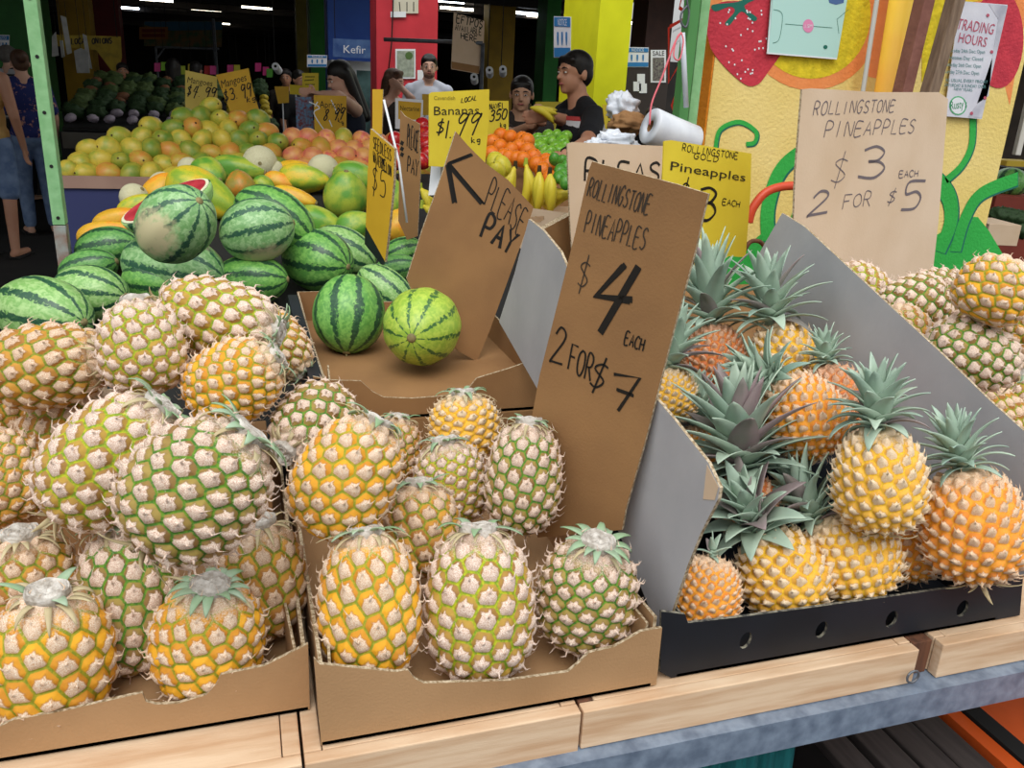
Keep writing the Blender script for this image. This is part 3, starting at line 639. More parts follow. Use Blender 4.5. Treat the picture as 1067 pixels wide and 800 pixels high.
def stub(parent, seed, r, z, leaves, dry):
    r_ = random.Random(seed); Z = Vector((0, 0, 1))
    mb = MB(); n = 28; vs = []; rings = [(1.0, -.012), (1.08, .001), (1.0, .005), (.93, .0035), (.86, .005), (.74, .003), (.6, .005), (.4, .0035), (.2, .0045)]
    for q, h in rings:
        for i in range(n):
            a = 2*math.pi*i/n; vs.append((r*q*math.cos(a)*(1+.05*math.sin(3*a+seed)), r*q*math.sin(a), z+h+.001*math.sin(5*a)))
    k = len(vs); vs.append((0, 0, z+.0045))
    fs = [(j*n+i, j*n+(i+1) % n, (j+1)*n+(i+1) % n, (j+1)*n+i) for j in range(len(rings)-1) for i in range(n)]+[((len(rings)-1)*n+i, (len(rings)-1)*n+(i+1) % n, k) for i in range(n)]
    mb.add(vs, fs); mb.build('cut_stub', stubm, parent, smooth=False)
    if leaves:
        mb = MB()
        for i in range(leaves):
            a = 2*math.pi*i/leaves+r_.uniform(-.15, .15); out = Vector((math.cos(a), math.sin(a), 0))
            leaf(mb, out*r*.95+Z*(z+.001), out, Z, r*r_.uniform(1.0, 1.7), r*r_.uniform(.55, .8), rad(r_.uniform(40, 95)), rad(r_.uniform(-5, 40)), 6, 0, .2, r_.uniform(-.3, .3))
        o = mb.build('stub_leaves', leafg, parent, smooth=True); s = o.modifiers.new('s', 'SOLIDIFY'); s.thickness = .001
    if dry:
        mb = MB()
        for i in range(dry):
            a = 2*math.pi*i/dry+r_.uniform(-.2, .2); out = Vector((math.cos(a), math.sin(a), 0))
            leaf(mb, out*r*1.0+Z*(z-.004), out, Z, r*r_.uniform(1.0, 2.0), r*r_.uniform(.3, .6), rad(r_.uniform(30, 120)), rad(r_.uniform(-20, 30)), 6, 0, .15, r_.uniform(-.6, .6))
        o = mb.build('dry_bracts', leafd, parent, smooth=True); s = o.modifiers.new('s', 'SOLIDIFY'); s.thickness = .0008
DK = [0.972, 0.975, 1.001, 0.922, 1.005, 1.0, 1.0, 1.0, 0.994, 1.05, 1.0, 0.956, 1.0, 1.0, 1.0, 1.0, 1.012, 0.983, 1.019, 0.996, 0.957, 1.0, 1.0, 1.0, 1.0, 0.967, 0.983, 1.0, 1.0, 1.0, 1.0, 1.0, 1.01, 1.006, 0.96, 1.018, 1.0, 1.0, 1.0, 0.988, 1.0, 1.0, 1.0, 0.999, 1.0, 1.024, 0.988]
PIN = []
def pineapple(lab, u, v, W, Lpx, phi, tilt, sk, D=.118, k=0, stubv=None, leaves=12, dry=10, group='crownless pineapples', roll=None, z=None, crown=None, flip=False, tail=False):
    if len(PIN) < len(DK): D *= DK[len(PIN)]
    t = FPX*D/W; p = P(u, v, d=t)
    ax = img_axis(phi, tilt); Lr = FM[k][1]; sy = 1.0
    # the length is set by the foreshortened outline: L cos + D sin
    c, s = abs(math.cos(rad(tilt))), abs(math.sin(rad(tilt)))
    Lw = max(.95*D, min(1.6*D, (Lpx*t/FPX-D*s*.35)/max(c, .35))); sy = Lw/(Lr*D)*1.0
    PIN.append((u, v, W, Lpx, phi, tilt, D, Lw))
    rt = thing('pineapple', lab, 'pineapple', p, group, q_axis(ax, rnd.uniform(0, 6.28) if roll is None else roll))
    fruit_obj(k, sk, rt, D, sy)
    zt = Lw/2/1.0*.955
    if crown: 
        o = crown_mesh('crown', int(u*7+v), crown[0], crown[1], crown[2], crown[3] if len(crown) > 3 else 1, rt, crown[4] if len(crown) > 4 else .1); o.location = (0, 0, zt*1.0-.002)
        if len(crown) > 5:
            d = img_axis(crown[5], crown[6]); loc = rt.rotation_quaternion.inverted() @ d; o.rotation_mode = 'QUATERNION'; o.rotation_quaternion = q_axis(loc)
    elif leaves or dry: stub(rt, int(u+v), D*.165, zt, leaves, dry)
    if tail:
        mb = MB(); r_ = random.Random(int(u)); Z = Vector((0, 0, -1))
        for i in range(9):
            a = i*.7; out = Vector((math.cos(a), math.sin(a), 0)); leaf(mb, out*.008-Vector((0, 0, zt*.98)), out, Z, r_.uniform(.02, .045), .008, rad(r_.uniform(20, 80)), rad(r_.uniform(0, 40)), 6, 0, .1, r_.uniform(-.6, .6))
        o = mb.build('dry_base_leaves', leafd, rt, smooth=True); s = o.modifiers.new('s', 'SOLIDIFY'); s.thickness = .0008
    return rt
g1 = 'crownless pineapples heaped in the left tray'; g2 = 'crownless pineapples in the middle tray'; g3 = 'crowned pineapples in the black crate'; g4 = 'crownless pineapples stacked at the far right'
# left heap
pineapple('golden pineapple with a wide grey cut stub at the lower left corner', 55, 683, 122, 165, 84, 18, 'golden', k=4, group=g1, leaves=3, dry=14, D=.126)
pineapple('bright golden pineapple with a green-leaved cut stub at the front of the left tray', 217, 665, 116, 142, 80, 20, 'golden', k=0, group=g1, leaves=13, dry=6, D=.126)
pineapple('dark shaded pineapple standing between two golden ones in the left tray', 135, 625, 104, 165, 100, -5, 'green', k=1, D=.115, group=g1)
pineapple('amber brown pineapple with green lines in the right corner of the left tray', 273, 603, 92, 140, 88, 12, 'brown', k=4, D=.115, group=g1, leaves=0, dry=12)
pineapple('brown pineapple with a flat grey stub at the left edge behind the corner one', 27, 606, 106, 120, 88, 14, 'brown', k=2, D=.115, group=g1, leaves=0, dry=14)
pineapple('large green-lined pineapple lying nearest the viewer on top of the left heap', 205, 510, 142, 172, 48, -8, 'green', k=3, D=.131, group=g1, dry=10, tail=True)
pineapple('large brownish pineapple lying slanted to the left of the nearest green one', 114, 480, 118, 168, 48, -8, 'lime', k=1, D=.127, group=g1, tail=True)
pineapple('dark brown pineapple mostly hidden behind the slanted brownish one', 72, 445, 84, 120, 45, 0, 'brown', k=2, group=g1, leaves=0, dry=0)
pineapple('amber brown pineapple lying flat at the left edge below the striped melons', 50, 381, 90, 135, 8, 0, 'brown', k=0, group=g1, dry=8, leaves=0)
pineapple('half seen orange brown pineapple with a leaf tuft at the left edge', 4, 428, 80, 96, 60, 25, 'brown', k=4, D=.11, group=g1, leaves=8)
pineapple('half seen brown pineapple at the left edge above the grey stubbed one', 3, 497, 92, 110, 115, 0, 'brown', k=3, D=.115, group=g1, leaves=0, dry=0)
pineapple('yellow green pineapple standing left below the topmost green one', 148, 362, 88, 108, 100, -5, 'lime', k=2, group=g1, leaves=0, dry=8)
pineapple('topmost green-lined pineapple of the left heap lying across', 228, 332, 84, 150, -12, 0, 'lime', k=1, group=g1, leaves=9, dry=6, tail=True)
pineapple('yellow pineapple with pale leaves just below the topmost green one', 244, 398, 88, 112, 32, -5, 'golden', k=3, D=.115, group=g1, leaves=8)
pineapple('small brown pineapple peeking out right of the topmost green one', 290, 360, 62, 84, -50, 0, 'brown', k=0, D=.105, group=g1, leaves=6)
pineapple('green-lined pineapple with its grey stub facing out beside the tray wall', 327, 442, 82, 92, 232, 48, 'green', k=2, D=.112, group=g1, leaves=0, dry=10)
# middle tray
pineapple('golden yellow pineapple leaning over the left wall of the middle tray', 361, 498, 106, 146, 62, -8, 'golden', k=1, group=g2, leaves=6, dry=8)
pineapple('tall golden pineapple with a leafy top in the front left of the middle tray', 385, 630, 108, 162, 94, -4, 'golden', k=0, group=g2, leaves=8)
pineapple('pink-flecked pineapple with lime lines at the front centre of the middle tray', 500, 630, 116, 168, 91, -2, 'lime', k=1, group=g2, leaves=5, dry=12, D=.126)
pineapple('squat pineapple with a large leaf-ringed cut stub, front right of the middle tray', 612, 618, 106, 136, 81, 22, 'green', k=3, group=g2, leaves=12, dry=6, D=.122)
pineapple('golden brown pineapple in the second row of the middle tray', 438, 552, 86, 104, 92, 0, 'brown', k=4, D=.112, group=g2, leaves=8)
pineapple('small greyish green pineapple in the third row of the middle tray', 470, 503, 80, 96, 98, 5, 'lime', k=3, D=.108, group=g2, leaves=8)
pineapple('tall green-lined pineapple against the tall price card', 546, 498, 80, 126, 85, 2, 'green', k=1, D=.10, group=g2, leaves=4, dry=14)
pineapple('small amber pineapple at the back of the middle tray', 484, 444, 76, 76, 92, 5, 'amber', k=3, D=.112, group=g2, leaves=7)
pineapple('half hidden brown pineapple behind the golden leaning one', 410, 468, 60, 72, 80, 0, 'brown', k=0, D=.09, group=g2, leaves=5)
# black crate
pineapple('crowned yellow orange pineapple standing above the middle of the black crate', 916, 500, 94, 118, 94, 4, 'amber', k=6, D=.118, group=g3, crown=(42, .085, .075, 1.25, .06, 92, 2), tail=True)
pineapple('crowned orange pineapple at the right corner of the black crate', 1013, 547, 104, 128, 99, 2, 'orange', k=5, D=.13, group=g3, crown=(44, .08, .055, .95, .05, 102, -6), tail=True)
pineapple('crowned orange pineapple leaning up left in the middle of the black crate', 838, 434, 84, 104, 122, -10, 'orange', k=7, D=.114, group=g3, crown=(40, .085, .06, .8, .05, 158, 8))
pineapple('crowned yellow pineapple at the back against the grey divider', 819, 372, 70, 82, 112, 0, 'amber', k=6, D=.115, group=g3, crown=(44, .12, .09, .9, .15, 98, 5))
pineapple('crowned reddish orange pineapple in the back left of the black crate', 745, 374, 62, 78, 95, 0, 'rust', k=7, D=.105, group=g3, crown=(46, .15, .09, .8, .15, 94, 0))
pineapple('small yellow pineapple peeking out behind the torn grey divider', 698, 412, 58, 62, 95, 0, 'amber', k=5, D=.085, group=g3, crown=(34, .10, .08, .9, .1, 80, 0))
pineapple('deep orange pineapple half hidden behind the middle leaning one', 869, 416, 66, 80, 100, 0, 'rust', k=6, D=.1, group=g3, crown=(34, .06, .05, 1.0, .05))
pineapple('crowned yellow pineapple lying low behind the front wall of the black crate', 815, 597, 95, 104, 118, -12, 'amber', k=6, D=.12, group=g3, crown=(36, .10, .10, 1.1, .1, 118, 20))
pineapple('yellow orange pineapple in the front centre of the black crate, crown to the upper left', 886, 580, 94, 106, 130, -10, 'amber', k=5, D=.12, group=g3, crown=(40, .10, .07, 1.0, .1, 118, -12))
pineapple('orange pineapple in the front left corner of the black crate', 736, 620, 72, 88, 82, 0, 'orange', k=7, D=.092, group=g3, crown=(8, .03, .03, .7, .1))
pineapple('shaded orange pineapple in the gap left of the right corner one', 943, 562, 76, 96, 100, -5, 'orange', k=5, D=.1, group=g3, crown=(30, .07, .06, .9, .05))
pineapple('pineapple with the tall purple tipped crown in the left half of the black crate', 778, 525, 66, 70, 95, 0, 'rust', k=6, D=.088, group=g3, crown=(58, .145, .115, .75, .3, 97, 4))
pineapple('orange pineapple under the leaves in the left of the black crate', 728, 470, 52, 60, 95, 0, 'orange', k=5, D=.078, group=g3, crown=(34, .09, .08, .9, .3, 96, 0))
# far right stack
pineapple('large golden orange pineapple on top of the far right stack', 1036, 302, 78, 80, 60, 10, 'golden', k=4, D=.118, group=g4, leaves=0, dry=0)
pineapple('brown green pineapple with a yellow leaf showing, left of the golden top one', 950, 320, 66, 84, 200, -10, 'green', k=0, D=.118, group=g4, leaves=5, dry=8)
pineapple('dark green pineapple behind the brown green one near the mural', 982, 308, 58, 76, 170, 0, 'green', k=3, D=.11, group=g4, leaves=0, dry=0)
pineapple('green-lined pineapple lying across the middle of the far right stack', 1012, 370, 74, 104, -18, 0, 'green', k=1, D=.116, group=g4, leaves=4, dry=8)
pineapple('brown pineapple under the golden top one at the right edge', 1075, 352, 58, 80, 120, 0, 'brown', k=2, D=.11, group=g4, leaves=0, dry=6)
pineapple('pale brown pineapple low in the far right stack along the divider', 1030, 432, 64, 110, -35, 0, 'brown', k=3, D=.112, group=g4, leaves=0, dry=6)
pineapple('brown pineapple at the right edge below the lying green one', 1078, 412, 62, 80, 60, 0, 'lime', k=1, D=.112, group=g4, leaves=0, dry=6)
pineapple('pale pineapple peeking over the far end of the long grey divider', 895, 304, 60, 70, 140, 0, 'lime', k=0, D=.11, group=g4, leaves=0, dry=0)
pineapple('amber pineapple tucked along the divider below the brown green one', 942, 352, 62, 76, 120, 0, 'brown', k=2, D=.105, group=g4, leaves=0, dry=0)
# what carries the heaps
def block(name, lab, a, b, m, cat='box'):
    c = Vector(((a[0]+b[0])/2, (a[1]+b[1])/2, a[2])); mb = MB(); mb.box2(Vector(a)-c, Vector(b)-c); o = mb.build(name, m, bevel=.002); o.location = c; return tag(o, lab, cat)
block('fruit_carton', 'flat brown carton under the back of the left pineapple heap', (-.60, 1.10, .8045), (.02, 1.315, .93), cbd)
block('fruit_carton', 'closed dark carton lying under the crowned pineapples in the black crate', (.50, .98, .8045), (.93, 1.30, .93), black)
block('fruit_carton', 'brown carton under the far right pineapple stack', (.98, .80, .799), (1.5, 1.30, .93), cbd)
block('fruit_carton', 'brown carton behind the far right pineapple stack by the mural', (1.0, 1.5, .0), (1.7, 2.1, .95), cbd)

# ------------------------------------------------------------------ striped melons
def melon_mat(name, light, light2, darkc, n=10, wid=.0, pale=None):
    m = bpy.data.materials.new(name); m.use_nodes = True; N = m.node_tree.nodes; L = m.node_tree.links; b = N['Principled BSDF']
    b.inputs['Roughness'].default_value = .38
    tcn = N.new('ShaderNodeTexCoord'); oi = N.new('ShaderNodeObjectInfo'); sx = N.new('ShaderNodeSeparateXYZ')
    L.new(tcn.outputs['Object'], sx.inputs[0])
    def ma(op, a, b_=None):
        x = N.new('ShaderNodeMath'); x.operation = op
        for s, i in ((a, 0), (b_, 1)):
            if s is None: continue
            if isinstance(s, (int, float)): x.inputs[i].default_value = s
            else: L.new(s, x.inputs[i])
        return x.outputs[0]
    def noise(s, d=4, dist=0):
        n_ = N.new('ShaderNodeTexNoise'); n_.noise_dimensions = '4D'; n_.inputs['Scale'].default_value = s; n_.inputs['Detail'].default_value = d; n_.inputs['Distortion'].default_value = dist
        L.new(tcn.outputs['Object'], n_.inputs['Vector']); L.new(ma('MULTIPLY', oi.outputs['Random'], 20), n_.inputs['W']); return n_.outputs['Fac']
    ang = ma('ARCTAN2', sx.outputs['Y'], sx.outputs['X'])
    w1 = ma('MULTIPLY', ma('SUBTRACT', noise(2.2, 1), .5), 1.2); w2 = ma('MULTIPLY', ma('SUBTRACT', noise(11, 5, .6), .5), 2.6)
    st = ma('SINE', ma('ADD', ma('MULTIPLY', ang, n), w1))
    st = ma('ADD', st, w2)
    r = N.new('ShaderNodeValToRGB'); r.color_ramp.elements[0].position = .50+wid; r.color_ramp.elements[1].position = .60+wid; L.new(ma('ADD', ma('MULTIPLY', st, .4), .32), r.inputs[0])
    lt = N.new('ShaderNodeValToRGB'); lt.color_ramp.elements[0].position = .42; lt.color_ramp.elements[1].position = .6; lt.color_ramp.elements[0].color = lin(light2); lt.color_ramp.elements[1].color = lin(light); L.new(noise(9, 6, .8), lt.inputs[0])
    dk = N.new('ShaderNodeValToRGB'); dk.color_ramp.elements[0].position = .3; dk.color_ramp.elements[1].position = .8; dk.color_ramp.elements[0].color = lin(darkc); dk.color_ramp.elements[1].color = lin('#3f6a44'); L.new(noise(14), dk.inputs[0])
    x = N.new('ShaderNodeMix'); x.data_type = 'RGBA'; L.new(r.outputs[0], x.inputs[0]); L.new(lt.outputs[0], x.inputs[6]); L.new(dk.outputs[0], x.inputs[7]); c = x.outputs[2]
    if pale:   # the yellowish ground spot has a place of its own on the melon
        gp = N.new('ShaderNodeValToRGB'); gp.color_ramp.elements[0].position = .72; gp.color_ramp.elements[1].position = .92
        L.new(ma('ADD', sx.outputs['X'], ma('MULTIPLY', ma('SUBTRACT', noise(6), .5), .5)), gp.inputs[0])
        y = N.new('ShaderNodeMix'); y.data_type = 'RGBA'; L.new(gp.outputs[0], y.inputs[0]); L.new(c, y.inputs[6]); y.inputs[7].default_value = lin(pale); c = y.outputs[2]
    L.new(c, b.inputs['Base Color']); return m
WM = {'light': melon_mat('melon_light', '#a8cc84', '#7fb05e', '#1f4a38', 9, .02), 'mid': melon_mat('melon_mid', '#84bc5c', '#5f9c48', '#15402a', 9, .0),
      'dark': melon_mat('melon_dark', '#74a858', '#528c44', '#143a26', 8, .0), 'spot': melon_mat('melon_spotted', '#a0c68c', '#74a664', '#2a5648', 9, .03, '#cfc49a'), 'lime': melon_mat('melon_lime', '#b4cc50', '#94b840', '#3c6c2c', 10, .10)}
scar = mat('stem_scar', '#9a8a5c', .8, '#6e6844', 60)
MEL = MB(); MEL.ell((0, 0, 0), 1, None, 48, 32, lambda p: p*(1+.012*math.cos(9*math.atan2(p.y, p.x))*(1-p.z*p.z))); mel0 = MEL.build('watermelon_proto', WM['light'], smooth=True)
mel_me = {}
for k in WM: m_ = mel0.data.copy(); m_.materials.clear(); m_.materials.append(WM[k]); mel_me[k] = m_
bpy.data.objects.remove(mel0)
def on_bed(u, v, W, lift=0):
    q = ray(u, v); t = (BED[0]-BED[1]*BED[2]-CAM.z+lift)/(q.z-BED[1]*q.y-W/2/FPX); return CAM+q*t
BED = (.835, .10, 2.0)
def melon(lab, u, v, W, Lpx, phi, tilt, kind, D=None, z=None, roll=None):
    p = P(u, v, d=FPX*D/W) if D else on_bed(u, v, W); s = depth(p)/FPX; D = W*s
    Lw = max(D, min(1.55*D, (Lpx*s-D*abs(math.sin(rad(tilt)))*.4)/max(.5, abs(math.cos(rad(tilt))))))
    t = thing('watermelon', lab, 'watermelon', p, 'striped watermelons', q_axis(img_axis(phi, tilt), rnd.uniform(0, 6.28) if roll is None else roll))
    o = bpy.data.objects.new('rind', mel_me[kind]); COL.objects.link(o); o.parent = t; o.scale = (D/2, D/2, Lw/2)
    mb = MB(); mb.tube([(0, 0, Lw/2-.003), (0, 0, Lw/2+.0015), (0, 0, Lw/2+.003)], [.011, .008, .003], 10); mb.build('stem_scar', scar, t, smooth=True)
    if kind == 'mid' and u > 350:
        mb = MB(); mb.tube([(0, 0, Lw/2), (.002, 0, Lw/2+.012)], [.003, .002], 6); mb.build('stem', scar, t)
    return t
melon('pale striped oval watermelon lying in front of the others at the left edge', 46, 326, 76, 142, -12, 22, 'light')
melon('striped watermelon half hidden just behind the frontmost left one', 94, 306, 60, 86, -5, 10, 'light')
melon('topmost pale watermelon of the left pile, showing its brown stem end', 183, 234, 76, 98, 28, 35, 'spot', D=.17)
melon('large pale striped watermelon under the topmost one', 181, 279, 74, 112, -12, 5, 'spot')
melon('smooth green watermelon low in front of the large pale striped one', 162, 293, 52, 76, -10, 15, 'mid')
melon('grey striped watermelon with a cream ground spot in the centre of the pile', 268, 240, 66, 80, 15, -10, 'spot', D=.17)
melon('green striped watermelon behind the cream spotted one', 286, 228, 62, 90, -30, 0, 'mid', D=.17)
melon('dark striped watermelon at the left end behind the pile', 112, 259, 46, 66, 10, 0, 'dark')
melon('dark green watermelon low at the left end of the pile', 92, 280, 40, 78, 15, 0, 'dark')
melon('green watermelon resting below the cream spotted one', 262, 291, 52, 76, 0, 0, 'mid')
melon('green striped watermelon pointing its brown end down right, right of the pile', 331, 271, 64, 84, -15, 25, 'mid')
melon('pale green watermelon behind the one pointing down right', 358, 262, 50, 72, -25, 0, 'light')
melon('upright green melon standing left in the raised brown tray', 364, 327, 75, 88, 268, 12, 'mid', D=.155)
melon('striped watermelon leaning behind the two round ones in the brown tray', 402, 302, 44, 76, -38, 0, 'light')
melon('round lime green melon facing its stem end outward in the brown tray', 440, 340, 80, 82, 250, 72, 'lime', D=.155)
melon('striped watermelon behind the yellow five dollar card', 419, 264, 34, 46, 20, 0, 'mid')
melon('striped watermelon low between the yellow card and the pay sign', 413, 280, 30, 46, 10, 0, 'dark')
# cut half
p = P(173, 210, d=2.14)
_x = img_axis(23, 0); _z = img_axis(113, 38); _y = _z.cross(_x).normalized()
t = thing('cut_watermelon', 'cut watermelon half showing red flesh behind the topmost watermelon', 'watermelon', p, None, Matrix((_x, _y, _z)).transposed().to_quaternion())
mb = MB(); mb.ell((0, 0, 0), (.125, .085, .075), None, 36, 20, lambda q: Vector((q.x, q.y, min(q.z, 0)))); mb.build('rind', WM['light'], t, smooth=True)
mb = MB(); mb.prism([[(.121*math.cos(a), .081*math.sin(a), .004) for a in [i*math.pi/20 for i in range(40)]]], (0, 0, 1), .003); mb.build('white_flesh', mat('white_flesh', '#dfe3c0', .5), t)
mb = MB(); mb.prism([[(.113*math.cos(a), .073*math.sin(a), .0065) for a in [i*math.pi/20 for i in range(40)]]], (0, 0, 1), .0025); mb.build('red_flesh', mat('red_flesh', '#c8434a', .35, '#a82c38', 30), t)

# ------------------------------------------------------------------ papayas and rockmelons
def fruit_mat(name, a, b_, c=None, ns=6, lo=.4, hi=.6, rough=.45, bump=0, bs=60, fleck=None):
    m = bpy.data.materials.new(name); m.use_nodes = True; N = m.node_tree.nodes; L = m.node_tree.links; p = N['Principled BSDF']; p.inputs['Roughness'].default_value = rough
    tcn = N.new('ShaderNodeTexCoord'); oi = N.new('ShaderNodeObjectInfo'); mu = N.new('ShaderNodeMath'); mu.operation = 'MULTIPLY'; mu.inputs[1].default_value = 40; L.new(oi.outputs['Random'], mu.inputs[0])
    def noise(s, d=3):
        n = N.new('ShaderNodeTexNoise'); n.noise_dimensions = '4D'; n.inputs['Scale'].default_value = s; n.inputs['Detail'].default_value = d; L.new(tcn.outputs['Object'], n.inputs['Vector']); L.new(mu.outputs[0], n.inputs['W']); return n.outputs['Fac']
    r = N.new('ShaderNodeValToRGB'); r.color_ramp.elements[0].position = lo; r.color_ramp.elements[1].position = hi; r.color_ramp.elements[0].color = lin(a); r.color_ramp.elements[1].color = lin(b_)
    if c: e = r.color_ramp.elements.new((lo+hi)/2); e.color = lin(c)
    L.new(noise(ns), r.inputs[0]); o = r.outputs[0]
    if fleck:
        f = N.new('ShaderNodeValToRGB'); f.color_ramp.elements[0].position = .63; f.color_ramp.elements[1].position = .7; L.new(noise(26, 2), f.inputs[0])
        x = N.new('ShaderNodeMix'); x.data_type = 'RGBA'; L.new(f.outputs[0], x.inputs[0]); L.new(o, x.inputs[6]); x.inputs[7].default_value = lin(fleck); o = x.outputs[2]
    L.new(o, p.inputs['Base Color'])
    if bump:
        bn = N.new('ShaderNodeBump'); bn.inputs['Strength'].default_value = bump; bn.inputs['Distance'].default_value = .01; L.new(noise(bs), bn.inputs['Height']); L.new(bn.outputs[0], p.inputs['Normal'])
    return m
PM = {'green': fruit_mat('papaya_green', '#5f9a34', '#a8b83c', None, 1.6, fleck='#3f7a2c'), 'mixed': fruit_mat('papaya_mixed', '#8fae34', '#e0c030', '#bcc034', 1.5, fleck='#5f8a2c'), 'orange': fruit_mat('papaya_orange', '#ee9c2c', '#d8a62c', '#e8b030', 1.5, fleck='#a8942c'), 'ochre': fruit_mat('papaya_ochre', '#c8842c', '#9a8a34', None, 1.8, fleck='#6f5a2a'), 'yellow': fruit_mat('papaya_yellow', '#f0c42c', '#e0a42c', None, 1.6, fleck='#8a8a2c')}
pv = MB(); pv.ell((0, 0, 0), 1, None, 32, 24, lambda p: Vector((p.x*(1-.22*p.z-.03*math.cos(5*math.atan2(p.y, p.x))), p.y*(1-.22*p.z-.03*math.cos(5*math.atan2(p.y, p.x))), p.z))); pv0 = pv.build('papaya_proto', PM['green'], smooth=True)
pap_me = {}
for k in PM: m_ = pv0.data.copy(); m_.materials.clear(); m_.materials.append(PM[k]); pap_me[k] = m_
bpy.data.objects.remove(pv0)
def papaya(lab, u, v, W, Lpx, phi, tilt, kind, z, D=None):
    p = on_bed(u, v, W); s = depth(p)/FPX; D = W*s; Lw = max(1.05*D, Lpx*s)
    t = thing('papaya', lab, 'papaya', p, 'heaped papayas', q_axis(img_axis(phi, tilt), rnd.uniform(0, 6)))
    o = bpy.data.objects.new('skin', pap_me[kind]); COL.objects.link(o); o.parent = t; o.scale = (D/2, D/2, Lw/2)
    mb = MB(); mb.tube([(0, 0, Lw/2-.004), (0, 0, Lw/2+.003)], [.012, .008], 8); mb.build('stem_end', scar, t)
papaya('small orange papaya at the lower left end of the papaya heap', 108, 243, 26, 56, 12, 0, 'orange', 0, D=.10)
papaya('orange papaya lying above the lowest one at the left end', 122, 229, 24, 52, 15, 0, 'orange', 0, D=.10)
papaya('orange and green papaya beside the pale rockmelon at the left end', 143, 215, 24, 44, 25, 0, 'mixed', 0, D=.095)
papaya('orange papaya in front of the pale rockmelon', 168, 200, 34, 44, 60, 0, 'orange', 0, D=.11)
papaya('big yellow green papaya behind the cut watermelon', 212, 203, 46, 82, -28, 0, 'mixed', 0, D=.13)
papaya('green papaya showing its cut end above the big yellow green one', 218, 182, 34, 44, -30, 35, 'green', 0, D=.12)
papaya('long speckled green papaya above the brown orange one', 248, 176, 26, 58, -8, 0, 'green', 0, D=.11)
papaya('brown orange papaya standing right of the big yellow green one', 250, 193, 30, 32, 100, 0, 'ochre', 0, D=.105)
papaya('small green papaya between the brown orange and the long yellow one', 275, 195, 22, 26, -30, 0, 'green', 0, D=.09)
papaya('small orange papaya in the middle of the heap', 291, 190, 22, 34, -10, 0, 'orange', 0, D=.09)
papaya('long green and yellow papaya lying across the middle of the heap', 317, 186, 30, 54, -6, 0, 'mixed', 0, D=.125)
papaya('yellow papaya behind the long green and yellow one', 305, 178, 22, 40, 10, 0, 'yellow', 0, D=.10)
papaya('bright yellow papaya below the long green and yellow one', 306, 206, 22, 50, -14, 0, 'yellow', 0, D=.095)
papaya('large mottled green papaya in the right of the heap', 360, 202, 46, 50, 80, 35, 'green', 0, D=.15)
papaya('green papaya behind the large mottled one', 372, 186, 34, 52, -10, 0, 'green', 0, D=.125)
papaya('dark green papaya low under the bright yellow one', 332, 232, 32, 54, -15, 0, 'green', 0, D=.12)
papaya('green papaya left of the yellow five dollar card', 371, 236, 34, 42, 20, 0, 'green', 0, D=.12)
papaya('orange papaya behind the right edge of the yellow five dollar card', 414, 235, 32, 38, 60, 10, 'orange', 0, D=.115)
papaya('green papaya half hidden behind the yellow five dollar card', 411, 207, 26, 40, 90, 0, 'green', 0, D=.11)
papaya('small green and yellow papaya at the heap front below the ochre one', 292, 204, 18, 30, 0, 0, 'mixed', 0, D=.08)
RMm = fruit_mat('rockmelon_skin', '#d8d4b4', '#c6c096', None, 30, .35, .65, .7, .4, 50)
rm = MB(); rm.ell((0, 0, 0), 1, None, 28, 18); rm0 = rm.build('rm', RMm, smooth=True).data; bpy.data.objects.remove(bpy.data.objects['rm'])
for lab, u, v, W in (('pale rockmelon at the left end of the papaya heap', 140, 206, 30), ('pale rockmelon behind the orange papaya', 170, 194, 30), ('small pale rockmelon left of the green cut ended papaya', 197, 176, 24), ('large round rockmelon in front of the mixed peaches', 271, 170, 36), ('pale rockmelon low beside the large round one', 286, 178, 22), ('sandy rockmelon behind the long green and yellow papaya', 337, 178, 34)):
    p = on_bed(u, v, W); D = W*depth(p)/FPX; t = thing('rockmelon', lab, 'rockmelon', p, 'rockmelons'); t.rotation_euler = (rnd.uniform(0, 3), rnd.uniform(0, 3), 0)
    o = bpy.data.objects.new('skin', rm0); COL.objects.link(o); o.parent = t; o.scale = (D/2, D/2, D/2*.96)
    mb = MB(); mb.tube([(0, 0, D/2*.95-.003), (0, 0, D/2*.96+.002)], [.01, .007], 8); mb.build('stem_scar', scar, t)

